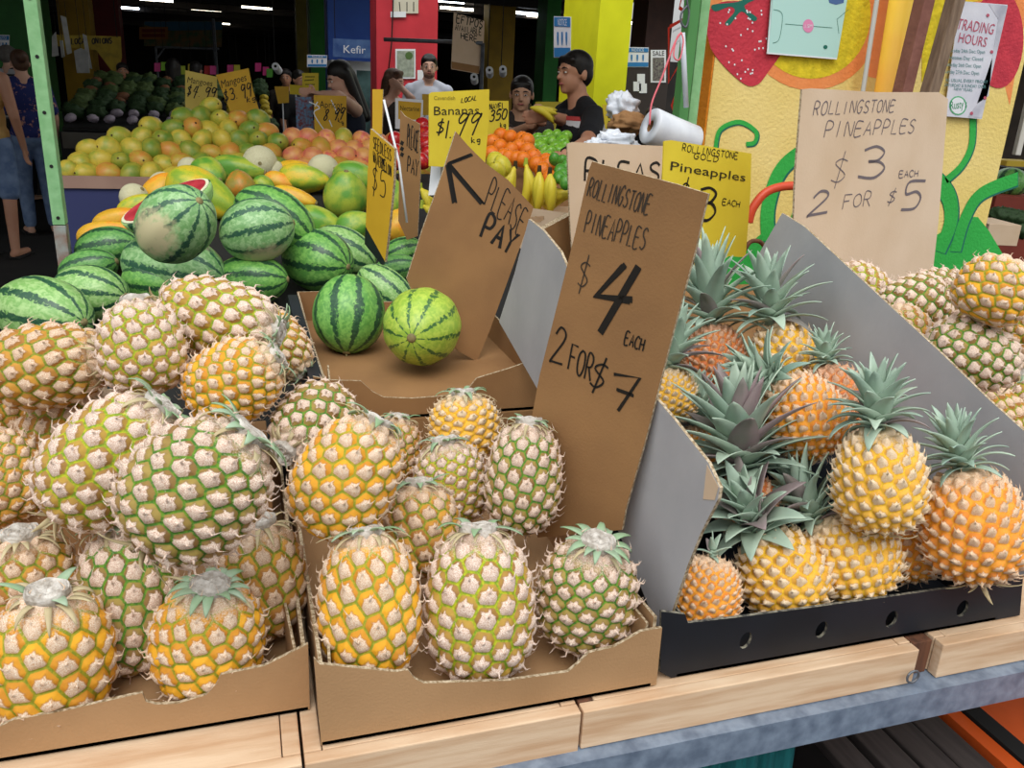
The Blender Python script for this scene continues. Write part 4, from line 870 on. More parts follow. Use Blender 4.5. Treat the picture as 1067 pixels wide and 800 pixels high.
# ------------------------------------------------------------------ heaps of small fruit
def one(name, m, prof, nu=16, nv=10, scarp=True, mats=None):
    mb = MB(); mb.ell((0, 0, 0), 1, None, nu, nv, prof)
    if scarp: mb.ell((0, 0, prof(Vector((0, 0, 1))).z if prof else 1), (.09, .09, .04), None, 6, 4, mi=1)
    o = mb.build('p', None, smooth=True, mats=[m, mat('fruit_scar', '#4a3420', .8)]); me = o.data; bpy.data.objects.remove(o); return me
mang = lambda p: Vector((p.x*(1-.10*p.z)+.12*p.z*p.z, p.y*.86, p.z*1.14))
appl = lambda p: Vector((p.x*(1+.05*p.z), p.y*(1+.05*p.z), p.z*.92-.16*math.exp(-(p.x**2+p.y**2)*9)*(1 if p.z > 0 else -.6)))
FR = {'mango_yellow': one('m', fruit_mat('mango_yellow', '#ccb440', '#a0a63a', '#c0b040', 1.2, fleck='#8a7a30'), mang), 'mango_orange': one('m', fruit_mat('mango_orange', '#cc8a3a', '#bca03a', None, 1.2, fleck='#8a6a30'), mang),
      'mango_green': one('m', fruit_mat('mango_green', '#6c8c30', '#9c9a34', None, 1.2), mang), 'mango_blush': one('m', fruit_mat('mango_blush', '#cc6a44', '#a8a038', '#c4903c', 1.0), mang),
      'peach': one('m', fruit_mat('peach_skin', '#dca058', '#d0705a', None, 1.0), None), 'pink_mango': one('m', fruit_mat('pink_mango', '#e08a6c', '#d86a5c', '#e8a458', 1.2), mang),
      'red': one('m', fruit_mat('nectarine_skin', '#b01c24', '#e0702c', '#c42c28', 1.6, .42, .74, .25), appl), 'orange': one('m', fruit_mat('orange_peel', '#f0841c', '#e8740f', None, 6, rough=.4, bump=.2), None),
      'green_apple': one('m', fruit_mat('apple_green', '#8cc43c', '#6cae34', None, 3, rough=.3), appl), 'lime': one('m', fruit_mat('lime_skin', '#3f8a2c', '#5c9c34', None, 3, rough=.4), mang),
      'lemon': one('m', fruit_mat('pale_lemon', '#d8c83c', '#c8c034', None, 3), mang)}
DESC = {'mango_yellow': ('mango', 'mango', 'yellow mango'), 'mango_orange': ('mango', 'mango', 'orange mango'), 'mango_green': ('mango', 'mango', 'green mango'), 'mango_blush': ('mango', 'mango', 'red blushed mango'),
        'peach': ('peach', 'peach', 'blushed peach'), 'pink_mango': ('mango', 'mango', 'pink mango'), 'red': ('nectarine', 'nectarine', 'red nectarine'), 'orange': ('orange', 'orange', 'orange'), 'green_apple': ('green_apple', 'apple', 'green apple'), 'lime': ('lime', 'lime', 'dark green lime'), 'lemon': ('pear', 'pear', 'yellow green pear')}
def pile(X0, X1, Y0, Z0, pitch, rows, slope, kinds, heap, prof=None, size=None, yb=1.0):
    """rows of fruit rising to the back on a sloped bed"""
    r = random.Random(int(X0*100)+7); size = size or pitch*.52
    for j in range(rows):
        row = []
        n = int((X1-X0)/pitch); sh = (j % 2)*.5
        for i in range(n+1):
            x = X0+(i+sh)*pitch
            if x > X1: continue
            y = Y0+j*pitch*.72*yb+r.uniform(-.01, .01); z = Z0+j*pitch*slope
            if prof and z > prof(x): continue
            row.append((x+r.uniform(-.008, .008), y, z+r.uniform(-.008, .008)))
        for i, p in enumerate(row):
            k = r.choice(kinds(i/max(1, len(row)), j)); nm, cat, ds = DESC[k]
            o = bpy.data.objects.new(nm, FR[k]); COL.objects.link(o); o.location = p; s = size*r.uniform(.93, 1.07); o.scale = (s, s, s)
            o.rotation_euler = (r.uniform(1.1, 2.0), r.uniform(-.4, .4), r.uniform(-.9, .9)) if r.random() < .65 else (r.uniform(0, 3), r.uniform(0, 3), r.uniform(0, 6))
            tag(o, '%s in row %s up the %s, %s from left' % (ds, words_n(j+1), heap, words_o(i+1)), cat, heap)
def words_n(n): return ['', 'one', 'two', 'three', 'four', 'five', 'six', 'seven', 'eight', 'nine'][n]
def words_o(n): return (['']+ordn+['seventeenth', 'eighteenth', 'nineteenth', 'twentieth'])[n]
def wedge(name, lab, x0, x1, y0, y1, z0, z1, m, cat='display'):
    c = Vector(((x0+x1)/2, (y0+y1)/2, z0-.024)); mb = MB()
    a = [(x0, y0, z0-.024), (x0, y1, z0-.024), (x0, y1, z1), (x0, y0, z0)]
    mb.prism([[Vector(p)-c for p in a]], (-1, 0, 0), x1-x0); o = mb.build(name, m, bevel=.003); o.location = c
    if True:
        for v in o.data.vertices: pass
    return tag(o, lab, cat)
# mango bench
stand('fruit_stand', 'long stand carrying the mangoes, peaches and nectarines', (-.80, 4.31, 0), (1.42, 5.15, .90), dark)
mb = MB(); mb.box2((-1.27, 0, 0), (.95, .012, .055)); o = mb.build('front_board', cbp); o.location = (.47, 4.262, .945)
t = thing('fruit_tray_front', 'long pinkish brown tray front below the mango heap', 'tray', (.47, 4.25, .95)); o.parent = t; o.location = (0, .0, .0); o.name = 'front_lip'; o.data.materials[0] = mat('pinkish_card', '#a88878', .8, '#9a7a6c', 5)
mb = MB(); mb.box2((-1.27, .0125, -.42), (.95, .04, -.0005)); mb.build('blue_panel', mat('navy_panel', '#343a66', .7), t)
wedge('sloped_bed', 'low sloped card bed hidden under the left end of the mango heap', -.76, -.46, 4.35, 5.1, .93, 1.02, cbd, 'display')
wedge('sloped_bed', 'sloped card bed hidden under the mango heap', -.455, .22, 4.35, 5.1, .93, 1.16, cbd, 'display')
wedge('sloped_bed', 'sloped card bed hidden under the peaches and nectarines', .23, 1.41, 4.35, 5.1, .93, 1.16, cbd, 'display')
def mprof(x):   # outline of the mango heap
    return min(1.06+(x+.78)*.40, 1.32) if x < -.15 else 1.32-(x+.15)*.2
pile(-.75, .22, 4.34, 1.005, .090, 8, .56, lambda u, j: ['mango_yellow', 'mango_yellow', 'mango_yellow', 'mango_green', 'mango_yellow', 'mango_orange'] if u < .5 else (['mango_yellow', 'mango_green', 'mango_yellow', 'mango_orange', 'mango_blush'] if u < .8 else ['mango_green', 'mango_blush', 'mango_green', 'mango_orange']), 'mango heap', mprof, .056)
pile(.27, 1.02, 4.34, 1.005, .090, 5, .46, lambda u, j: ['peach', 'pink_mango', 'mango_yellow', 'mango_orange', 'peach'], 'mixed peach heap', None, .057)
pile(1.06, 1.40, 4.34, 1.0, .078, 6, .42, lambda u, j: ['red'], 'red nectarine heap', None, .046)

# ------------------------------------------------------------------ price cards and other signs
orr = Vector
t = Card('price_sign', 'tall brown cardboard price sign, two for seven dollars, standing in the middle tray', 'sign', 652, 545, depth(P(652, 545, X=.44)), -60, 0,
         [(614, 176), (617, 168), (626, 171), (672, 183), (705, 192), (738, 202), (733, 222), (724, 262), (700, 350), (672, 460), (652, 530), (648, 552), (560, 560), (551, 500), (553, 440), (562, 392), (578, 328), (600, 240)], .004, cbd, cbe)
t.write('ROLLINGSTONE', (611, 204), (676, 224), (616, 185), 1.5, inkb, seed=3)
t.write('PINEAPPLES', (608, 241), (672, 261), (613, 220), 1.5, inkb, seed=4)
t.write('$', (599, 301), (616, 305), (604, 270), 1.5, inkb, seed=5)
t.write('4', (612, 331), (660, 336), (630, 270), 5.5, ink, bold=3, seed=6)
t.write('EACH', (650, 358), (671, 366), (653, 345), 1.8, ink, seed=7)
t.write('2', (573, 375), (588, 381), (580, 338), 2.4, ink, seed=8)
t.write('FOR', (591, 384), (617, 397), (596, 358), 2.2, ink, seed=9)
t.write('$', (611, 404), (634, 409), (619, 374), 2.4, ink, seed=10)
t.write('7', (633, 419), (668, 427), (637, 388), 3.4, ink, bold=1, seed=11)
t = Card('pay_sign', 'tilted brown cardboard sign with a thick arrow and the words please pay', 'sign', 490, 372, 1.79, 14, 5,
         [(475, 137), (488, 152), (506, 170), (530, 188), (556, 216), (548, 240), (530, 290), (510, 345), (497, 377), (489, 372), (478, 366), (440, 330), (424, 290), (440, 240), (458, 190)], .004, cbd, cbe)
for pts in ([(467, 170), (490, 161)], [(466, 171), (473, 211)], [(467, 171), (502, 212)]):
    t.lines([[(a[0]+dx, a[1]+dy*.6) for a in pts] for dx, dy in ((0, 0), (1.3, -1.2), (-1.2, 1.5), (2.4, .8))], 2.2, ink, 'arrow_stroke')
t.write('PLEASE', (504, 212), (543, 246), (513, 186), 1.4, ink, seed=2)
t.write('PAY', (499, 246), (533, 267), (508, 224), 3, ink, bold=2, seed=3)
t = Card('please_sign', 'pale cardboard sign with half hidden word please behind the tall price sign', 'sign', 650, 190, 2.0, 18, 4,
         [(591, 150), (597, 148), (690, 152), (702, 156), (700, 290), (598, 290), (594, 230)], .004, cbp, cbe)
t.write('PLEASE', (607, 188), (704, 192), (609, 166), 3, ink, seed=6)
t = Card('gold_pineapple_sign', 'yellow plastic covered pineapples price card above the crowned pineapples', 'sign', 735, 210, 1.75, 20, 5,
         [(692, 147), (700, 146), (783, 160), (782, 200), (777, 268), (688, 262)], .003, ycard, ycard)
t.write('ROLLINGSTONE', (710, 157), (769, 166), (711, 150), 1.0, ink, seed=5); t.write('GOLD', (722, 165), (749, 169), (723, 159), 1.0, ink, seed=6)
t.type('Pineapples', (698, 177), (776, 189), (699, 168), serif)
t.write('$', (706, 212), (718, 215), (711, 184), 1.8, ink, seed=3); t.write('3', (722, 226), (748, 230), (727, 192), 2.6, ink, bold=1, seed=2); t.write('EACH', (752, 213), (771, 216), (753, 207), 1.1, ink, seed=9)
t = Card('price_sign', 'large pale cardboard price sign, two for five dollars, in front of the mural', 'sign', 905, 190, 1.75, 22, 4,
         [(836, 93), (846, 92), (915, 96), (978, 96), (988, 103), (985, 140), (978, 230), (971, 292), (900, 292), (826, 260), (829, 180)], .004, cbp, cbe)
t.write('ROLLINGSTONE', (846, 120), (932, 116), (849, 106), 1.3, inkg, seed=1); t.write('PINEAPPLES', (857, 143), (953, 138), (861, 127), 1.3, inkg, seed=2)
t.write('$', (862, 193), (886, 190), (868, 160), 1.2, inkg, seed=3); t.write('3', (890, 186), (925, 184), (896, 154), 2.3, inkg, bold=1, seed=4); t.write('EACH', (936, 185), (957, 184), (937, 178), 1.2, inkg, seed=5)
t.write('2', (840, 225), (865, 221), (846, 199), 2.2, inkg, bold=1, seed=6); t.write('FOR', (876, 218), (908, 214), (879, 203), 1.2, inkg, seed=7); t.write('$', (922, 213), (935, 211), (926, 198), 1.3, inkg, seed=8); t.write('5', (935, 220), (962, 216), (941, 190), 2.6, inkg, bold=1, seed=9)
# side-on cards
t = Card('price_sign', 'narrow yellow five dollar card on black stand seen almost side on above the melons', 'sign', 398, 205, 2.25, -62, 0, [(386, 134), (411, 155), (410, 190), (405, 240), (401, 273), (394, 262), (381, 238), (383, 180)], .008, ycard_d, cbe)
t.write('SEEDLESS', (389, 154), (408, 168), (389, 142), 1.1, ink, seed=2); t.write('WATERMELON', (389, 168), (408, 184), (389, 157), 1.1, ink, seed=3); t.write('$5', (387, 200), (403, 208), (388, 172), 1.3, ink, seed=4)
t.patch([(381, 236), (401, 272), (400, 279), (380, 254)], black, 'black_base')
t = Card('side_card', 'brown cardboard pay card standing behind the yellow five dollar card', 'sign', 427, 180, 2.5, -40, 0, [(417, 115), (422, 121), (437, 129), (438, 180), (435, 246), (424, 250), (415, 230)], .004, cbd, cbe)
t.write('PLEASE', (424, 152), (436, 158), (425, 131), 1.0, ink, seed=2); t.write('PAY', (424, 178), (436, 184), (425, 162), 1.2, ink, seed=4)
t.lines([[(417.5, 148), (420.5, 150)], [(417.5, 154), (420.5, 156)], [(417.5, 160), (420.5, 162)]], 4, ink, 'bars')
t = Card('yellow_back_card', 'narrow worn yellow card behind the five dollar card', 'sign', 394, 115, 2.6, -35, 0, [(388, 93), (399, 93), (398, 140), (388, 138)], .005, ycard_d, cbe)
mb = MB(); p0 = P(400, 104, d=2.4); p1 = P(424, 232, d=2.45); mb.tube([p0, p0.lerp(p1, .5)+RT*.01, p1], .0035, 8); o = mb.build('white_stake', white, smooth=True); tag(o, 'thin white plastic stake leaning between the yellow and brown cards', 'stake')
t = Card('banana_sign', 'yellow Bananas price card, one ninety nine a kilo', 'sign', 480, 135, 2.9, 12, 6, [(447, 98), (450, 96), (510, 93), (509, 130), (505, 176), (447, 173)], .004, ycard, ycard)
t.type('Bananas', (452, 120), (499, 119), (452, 111), serif); t.write('LOCAL', (480, 107), (497, 104), (481, 102), 1.0, ink, seed=2)
t.write('$', (453, 140), (465, 138), (455, 125), 1.7, ink, seed=3); t.write('1.', (463, 144), (474, 142), (466, 124), 1.7, ink, seed=5); t.write('99', (473, 140), (500, 136), (478, 120), 1.7, ink, seed=4); t.write('kg', (491, 149), (502, 148), (491, 143), 1.1, ink, seed=6)
t.type('Cavendish', (452, 104), (474, 104), (452, 100), mat('faint_print', '#8a7a24', .6))
mb = MB(); mb.tube([P(458, 172, Y=3.0), P(455, 205, Y=2.96)], .03, 4); o = mb.build('white_sign_foot', white); tag(o, 'pale foot of the bananas card', 'stand')
def ycardf(name, lab, u, v, d, poly, yaw, m=ycard_d, tilt=4): return Card(name, lab, 'sign', u, v, d, yaw, tilt, poly, .004, m, m)
t = ycardf('mango_sign', 'pale yellow Mangoes price card, four ninety nine, left of the two mango cards', 210, 97, 4.9, [(193, 73), (226, 80), (227, 121), (209, 117), (193, 112)], 5, mat('faded_price_card', '#d8c05c', .6, '#ccb04c', 6))
t.type('Mangoes', (195, 86), (221, 90), (196, 80), serif); t.write('$4.99', (194, 99), (225, 103), (196, 88), 1.1, ink, seed=2); t.write('kg', (215, 106), (223, 107), (215, 101), .9, ink, seed=3)
t = ycardf('mango_sign', 'golden Mangoes price card, three ninety nine, tilted over the heap', 248, 98, 4.8, [(225, 78), (259, 71), (264, 95), (272, 121), (244, 127)], 12)
t.type('Mangoes', (231, 92), (257, 84), (230, 84), serif); t.write('$3.99', (234, 106), (264, 98), (232, 94), 1.2, ink, seed=2); t.write('kg', (257, 107), (268, 104), (257, 101), .9, ink, seed=3)
t = Card('sign_foot', 'white card foot under the golden mangoes price card', 'stand', 262, 128, 4.85, 12, 4, [(245, 126), (274, 120), (279, 140), (248, 146)], .004, white)
t = ycardf('apricot_sign', 'golden Apricot price card, eight ninety nine, in crinkled clear wrap', 344, 119, 5.1, [(327, 99), (361, 100), (361, 141), (328, 139)], 10)
t.type('Apricot', (333, 112), (357, 113), (333, 105), serif); t.write('8.99', (336, 126), (358, 123), (339, 115), 1.3, ink, seed=2); t.write('kg', (352, 127), (359, 130), (352, 123), .8, ink, seed=3)
t.lines([[(322, 106), (333, 112), (327, 118), (338, 136)], [(345, 104), (351, 117)], [(343, 125), (346, 132)], [(331, 106), (328, 111)], [(352, 141), (361, 142)]], 1.1, mat('wrap_glint', '#e8ecf0', .2), 'wrap_crinkles')  # pale strokes paint the glints of light on the clear wrap
t = Card('picture_poster', 'blue and red patterned poster beside the apricot card', 'poster', 317, 120, 5.15, 10, 4, [(308, 101), (325, 101), (327, 138), (309, 137)], .004, mat('patterned_poster', '#5a92b8', .4, '#7a3a3a', 60))
t = ycardf('small_yellow_card', 'small yellow handwritten card above the apricot card, the higher of two', 322, 87, 6.0, [(315, 76), (332, 76), (332, 99), (315, 99)], 10, ycard)
t.lines([[(318, 80), (328, 80)], [(317, 84), (327, 83)], [(318, 88), (328, 88)], [(320, 93), (327, 93)]], .8, ink, 'handwriting')
t = ycardf('small_yellow_card', 'small yellow handwritten card left of the apricot card, the lower of two', 309, 93, 6.1, [(302, 88), (315, 89), (315, 99), (302, 98)], 10, ycard)
t = ycardf('small_yellow_card', 'dull golden card among the shadows behind the mixed peaches', 293, 99, 6.6, [(286, 90), (301, 90), (301, 107), (290, 108)], 10)
t = ycardf('nectarine_sign', 'white edged yellow Nectarine price card behind the nectarines', 426, 118, 4.9, [(412, 102), (441, 104), (440, 136), (412, 134)], 12, white)
t.patch([(415, 105), (439, 107), (438, 125), (415, 124)], ycard_d, 'yellow_face', .001); t.type('Nectarine', (417, 115), (437, 116), (417, 110), serif, off=.002); t.write('99', (424, 127), (437, 126), (426, 118), 1.1, ink, seed=2)
t = ycardf('price_card', 'narrow yellow card between the nectarine and bananas cards', 443, 108, 5.3, [(440, 98), (447, 98), (447, 120), (440, 120)], 12)
t = ycardf('orange_sign', 'yellow three fifty price card above the oranges', 518, 122, 4.0, [(508, 105), (530, 105), (530, 141), (508, 143)], 14, ycard)
t.write('NAVEL', (510, 114), (526, 113), (510, 108), 1.1, ink, seed=2); t.write('350', (509, 127), (528, 124), (511, 116), 1.6, ink, seed=3); t.write('kg', (521, 133), (528, 132), (521, 128), 1.0, ink, seed=3)
t = ycardf('lime_sign', 'pale yellow card behind the hands passing the bananas', 572, 124, 5.6, [(558, 106), (586, 106), (586, 142), (557, 141)], 14, ycard)
t = ycardf('price_card', 'yellow price card right of the man in the black shirt', 637, 122, 3.6, [(628, 109), (646, 109), (645, 135), (631, 134)], 14, ycard)
t.write('50', (633, 127), (642, 126), (633, 120), 1.0, ink, seed=3)

# eftpos sign on its pipe frame
t = thing('pipe_frame', 'grey steel pipe frame carrying the eftpos sign', 'frame', (0, 0, 0)); d_ = 5.7
a = P(400, 41, d=d_); b = P(503, 45, d=d_); c = P(501, 150, d=d_); t.location = (b.x, b.y, 0)
mb = MB(); mb.tube([a-t.location, b-t.location], .013, 10); mb.build('cross_pipe', steel, t, smooth=True)
mb = MB(); q = b-t.location; mb.tube([q, (q.x, q.y, 0)], .014, 10); mb.build('upright_pipe', steel, t, smooth=True)
t = Card('eftpos_sign', 'brown cardboard EFTPOS available here sign hung on the pipe frame', 'sign', 488, 45, 5.66, 16, 0, [(473, 13), (505, 22), (504, 46), (499, 77), (470, 72), (471, 50)], .004, cbp, cbe)
t.write('EFTPOS', (475, 23), (503, 30), (476, 15), 1.2, ink, seed=2); t.write('AVAILABLE', (474, 31), (502, 37), (474, 25), .9, ink, seed=3); t.write('HERE', (480, 40), (498, 44), (480, 34), 1.0, ink, seed=4)
t.patch([(470.5, 64), (499.5, 69), (499, 76.5), (470.5, 71.5)], cbd, 'brown_strip', .001)

# posters on the hall pillars
def poster(lab, u, v, Y, poly, m, yaw=0): return Card('poster', lab, 'poster', u, v, depth(P(u, v, Y=Y)), yaw, 0, poly, .003, m)
t = poster('white framed poster on the red pillar', 422, 66, 10.98, rectpx(412, 51, 433, 82), white); t.patch(rectpx(413.5, 53, 431.5, 80), mat('poster_sage', '#a8b0a0', .6, '#868e80', 20), 'picture', .004); t.patch(ellpts(426, 58, 4, 4, 12), mat('poster_leaf', '#4c6a34', .6), 'leaf_picture', .007)
t = poster('small white notice with a code square beside the white framed poster', 438, 78, 10.98, rectpx(435, 73, 443, 83), white)
t = poster('cream card with round emblems at the top of the red pillar', 423, 4, 10.98, rectpx(410, -6, 436, 14), mat('cream_card', '#cfc8b4', .6)); t.lines([[(416, 2), (417, 12)], [(424, 2), (424, 12)], [(431, 2), (431, 12)]], 1, ink, 'drawing')
t = poster('small white card under the cream emblem card', 415, 15, 10.97, rectpx(407, 12, 423, 18), white)
mb = MB(); q = [P(u, v, Y=10.95) for u, v in ((410, -10), (409, 20), (408, 45), (404, 80))]; mb.tube(q, .008, 6); o = mb.build('black_cable', dark, smooth=True); tag(o, 'thin dark cable running down the red pillar', 'cable')
bl = mat('notice_blue', '#2f7cb8', .5)
def notice(lab, u0, v0, u1, v1, Y, yaw=0, X=None):
    u, v = (u0+u1)/2, (v0+v1)/2; d = depth(P(u, v, Y=Y)) if X is None else depth(P(u, v, X=X)); t = Card('notice', lab, 'notice', u, v, d, yaw, 0, [(u0, v0), (u1, v0+.5), (u1-.5, v1), (u0, v1)], .003, white)
    h = v1-v0; t.patch([(u0+.6, v0+.8), (u1-.6, v0+1.3), (u1-.6, v0+h*.26), (u0+.6, v0+h*.24)], bl, 'blue_band', .004); t.patch([(u0+.6, v1-h*.24), (u1-.6, v1-h*.24), (u1-.8, v1-.6), (u0+.6, v1-.6)], bl, 'blue_band', .004)
    t.type('NOTICE', (u0+(u1-u0)*.25, v0+h*.22), (u0+(u1-u0)*.78, v0+h*.23), (u0+(u1-u0)*.25, v0+h*.06), white, off=.006)
    for k in (.25, .5, .75):
        x = u0+(u1-u0)*k; t.patch([(x-.8, v0+h*.38), (x+.8, v0+h*.38), (x+.9, v0+h*.55), (x+.4, v0+h*.7), (x-.4, v0+h*.7), (x-.9, v0+h*.55)], bl, 'person_symbol', .005)
    return t
notice('blue and white notice with three figures on the yellow pillar', 577, 17, 595, 60, None, -90, X=P(619, 90, Y=9).x-.004)
notice('blue and white notice with three figures right of the yellow pillar', 652, 49, 676, 70, 9.99)
notice('blue and white distancing notice behind the woman in the dark tank top', 320, 57, 341, 70, 12.0).cord(((321, 57), (340, 58)), 3.6, .004, 2)
notice('blue and white notice at the left edge of the picture', -4, 36, 10, 58, 13.99)
t = Card('poster', 'framed picture poster right of the right hand notice', 'poster', 685, 70, depth(P(685, 70, Y=9.99)), 0, 0, rectpx(678, 52, 694, 86), .003, white); t.patch(rectpx(680, 60, 692, 84), mat('poster_mixed', '#8a8a7c', .6, '#4a3a44', 40), 'picture', .004); t.type('SALE', (680, 58), (692, 58), (680, 53), ink, off=.005)
for k, (u, v) in enumerate(((668, 82), (670, 92), (664, 90))): Card('paper_notice', ['upper', 'lower right', 'lower left'][k]+' small white paper stuck below the right hand notice', 'notice', u, v, depth(P(u, v, Y=9.99)), 0, 0, rectpx(u-4, v-5, u+4, v+5), .002, white)
# onion banner, far banners
t = Card('banner', 'long golden banner reading local onions above the vegetable stall', 'banner', 90, 57, 11.5, 10, 0, [(58, 36), (126, 38), (127, 60), (122, 80), (118, 76), (100, 52), (60, 48)], .01, mat('onion_banner', '#9a8420', .7, '#7c6a1a', 9))
t.cord(((62, 37), (122, 39)), 3.4 if t.base.y < 11.8 else 3.6, .006, 2)
t.write('LOCAL ONIONS', (74, 46), (117, 45), (74, 40), 1.2, ink, seed=1)
t = Card('banner', 'blue and orange painted market banner high in the dark hall', 'banner', 190, 36, 17, 5, 0, [(150, 22), (232, 22), (231, 49), (150, 48)], .01, mat('banner_orange', '#7c5a34', .8, '#3f5a3c', 9))
t.cord(((152, 22), (229, 22)), 3.6, .008, 2)
t.patch([(150.5, 22.5), (231.5, 22.5), (231.5, 31), (175, 32), (150.5, 26)], mat('banner_blue', '#2f5a74', .8), 'blue_top', .01)
t = Card('banner', 'orange lettered sign at the left of the far painted banner', 'banner', 160, 34, 16.5, 5, 0, rectpx(145, 28, 175, 41), .01, mat('banner_rust', '#8a5a24', .8)); t.cord(((147, 28), (173, 28)), 3.6, .008, 2); t.lines([[(148, 32), (172, 32)], [(148, 37), (172, 37)]], 3, mat('banner_red', '#6a1c14', .8), 'red_lettering', .012)
mb = MB()
o = thing('stall_pipe_frame', 'thin steel pipe frame in front of the far banner', 'frame', (0, 0, 0)); a = P(162, 49, d=14); b = P(228, 51, d=14); o.location = (a.x, a.y, 0)
mb = MB(); L_ = o.location; mb.tube([a-L_, b-L_], .02, 6); mb.tube([P(172, 49, d=14)-L_, P(164, 60, d=14)-L_], .015, 6); mb.tube([P(222, 20, d=14)-L_, P(226, 80, d=14)-L_], .03, 6); mb.tube([a-L_, Vector((0, 0, 0))], .02, 6); mb.build('pipes', steel, o)
grp = 'coloured cards strung in the far hall'
far = [(164, 70, '#d84a90', 'pink'), (171, 69, '#8cc83c', 'lime green'), (190, 73, '#b4c83c', 'yellow green'), (199, 71, '#d0b83c', 'golden'), (216, 73, '#b83030', 'red'), (222, 73, '#d84a90', 'pink'), (240, 72, '#d84a90', 'pink'), (247, 72, '#c8c03c', 'yellow'), (269, 70, '#e0408c', 'pink'), (277, 74, '#e0408c', 'pink'), (281, 76, '#5ca83c', 'green'), (309, 78, '#e09a20', 'orange')]
pos = ['leftmost', 'second', 'third', 'fourth', 'fifth', 'sixth', 'seventh', 'eighth', 'ninth', 'tenth', 'eleventh', 'rightmost']
for k, (u, v, c, nm) in enumerate(far):
    Card('hanging_card', 'small %s card hanging in the dark far hall, %s from the left' % (nm, pos[k]) if k not in (0, 11) else 'small %s card hanging in the dark far hall, %s of the row' % (nm, pos[k]), 'card', u, v, 12.6, 5, 0, rectpx(u-3.2, v-4.5, u+3.2, v+4.5), .002, mat('card_'+c[1:], c, .6), group=grp).cord((u, v-4), 3.6)
# hanging bags and paper in the vegetable stall at left
for k, (poly, lab) in enumerate((([(63, 16), (69, 18), (75, 55), (70, 57)], 'long white paper strip hanging left in the vegetable stall'), ([(86, 35), (90, 37), (96, 72), (91, 70)], 'long white paper strip hanging right in the vegetable stall'),
      ([(54, 38), (58, 33), (61, 58), (54, 59)], 'white plastic bag hanging at the left of the vegetable stall'), ([(77, 53), (84, 50), (92, 54), (93, 76), (80, 76)], 'pale plastic bag hanging in front of the vegetable stall'), ([(62, 42), (65, 42), (67, 59), (64, 60)], 'small white paper between the hanging strips'))):
    c_ = Card('hanging_paper', lab, 'paper', poly[0][0], poly[0][1], 8.5, 10-15*k, 3, poly, .006, mat('bag_white', '#b4b4b0', .5, '#9a9a98', 12)).cord(poly[1], 3.4)
for k, (u, v) in enumerate(((287, 69), (510, 73), (524, 72), (494, 80))):
    p = P(u, v, d=6.7); t = thing('bag_roll', ['white plastic bag roll hanging behind the mango cards', 'left white bag roll under the far beam behind the boy', 'right white bag roll under the far beam behind the boy', 'small white bag roll behind the eftpos sign'][k], 'roll', p, 'far bag rolls'); t.rotation_mode = 'QUATERNION'; t.rotation_quaternion = q_axis(-FW)
    mb = MB(); R_ = 3.8*7/FPX
    for a in range(1): mb.tube([(0, 0, -.1), (0, 0, .0)], [R_, R_], 14)
    mb.build('bag_film', white, t, smooth=False); mb = MB(); mb.tube([(0, 0, .0), (0, 0, .002)], R_*.38, 10); mb.build('core_hole', dark, t); mb = MB(); iq = t.rotation_quaternion.inverted(); mb.tube([iq @ Vector((0, .05, 0)), iq @ Vector((0, .05, 3.4-p.z))], .004, 5); mb.build('cord', dark, t)

# ------------------------------------------------------------------ posts, pipes and things on the mural
grn = mat('green_paint_post', '#8fc08a', .6, '#7cb078', 30, .3, 60); grnr = mat('worn_post', '#9aa09c', .7, '#8a6a5c', 25, .3, 60)
def post(lab, u0, u1, vA, Y, m, z0, z1, dep=.045, low=None, name='market_post'):
    a = P(u0, vA, Y=Y); b = P(u1, vA, Y=Y); t = thing(name, lab, 'post', ((a.x+b.x)/2, Y, 0)); w_ = (b.x-a.x)/2
    mb = MB(); mb.box2((-w_, 0, z0), (w_, dep, z1)); mb.build('upright', m, t, bevel=.002)
    return t, w_
t, w_ = post('pale green perforated steel post at the left of the stall', 37, 51, 100, 2.62, grn, 1.04, 3.4)
mb = MB(); mb.box2((-w_, 0, 0), (w_, .045, 1.038)); mb.build('worn_lower_section', grnr, t, bevel=.002)
mb = MB()
for z in np.arange(.5, 3.2, .14): mb.tube([(0, -.0012, z), (0, -.0004, z)], .005, 8)
mb.build('bolt_holes', dark, t)
t, w_ = post('green painted steel post beside the strawberry mural', 714, 724, 60, 2.1, mat('deep_green_post', '#4f8a4c', .6), 0, 3.4, .04)
t2, w_ = post('light green steel post against the strawberry mural', 724.5, 734, 60, 2.12, grn, 0, 3.4, .03)
# thin grey pipe, fat painted pipe, two leaning timber props
def rod(name, lab, cat, a, b, Y, wpx, m, square=False, n=14):
    p, q = P(*a, Y=Y), P(*b, Y=Y); s = (q-p); q2 = q+s*(.2 if True else 0); r_ = wpx*depth(p)/FPX/2
    zt = (0.0-p.z)/(s.z) if s.z else 1; base = p+s*zt if zt > 0 else q
    top = p-s*.8; t = thing(name, lab, cat, base)
    mb = MB(); mb.tube([top-base, Vector((0, 0, 0))], r_*(1.35 if square else 1), 4 if square else n); mb.build('shaft', m, t, smooth=not square); return t
rod('grey_conduit', 'thin grey conduit running up the mural wall', 'pipe', (913, 5), (900, 90), 2.2, 5, mat('conduit_grey', '#a8a8a4', .5))
rod('painted_pipe', 'fat drain pipe painted orange and yellow like the mural', 'pipe', (939, 5), (925, 90), 2.17, 26, mat('painted_pipe', '#f0a040', .6, '#f0c840', 2, .2, 60))
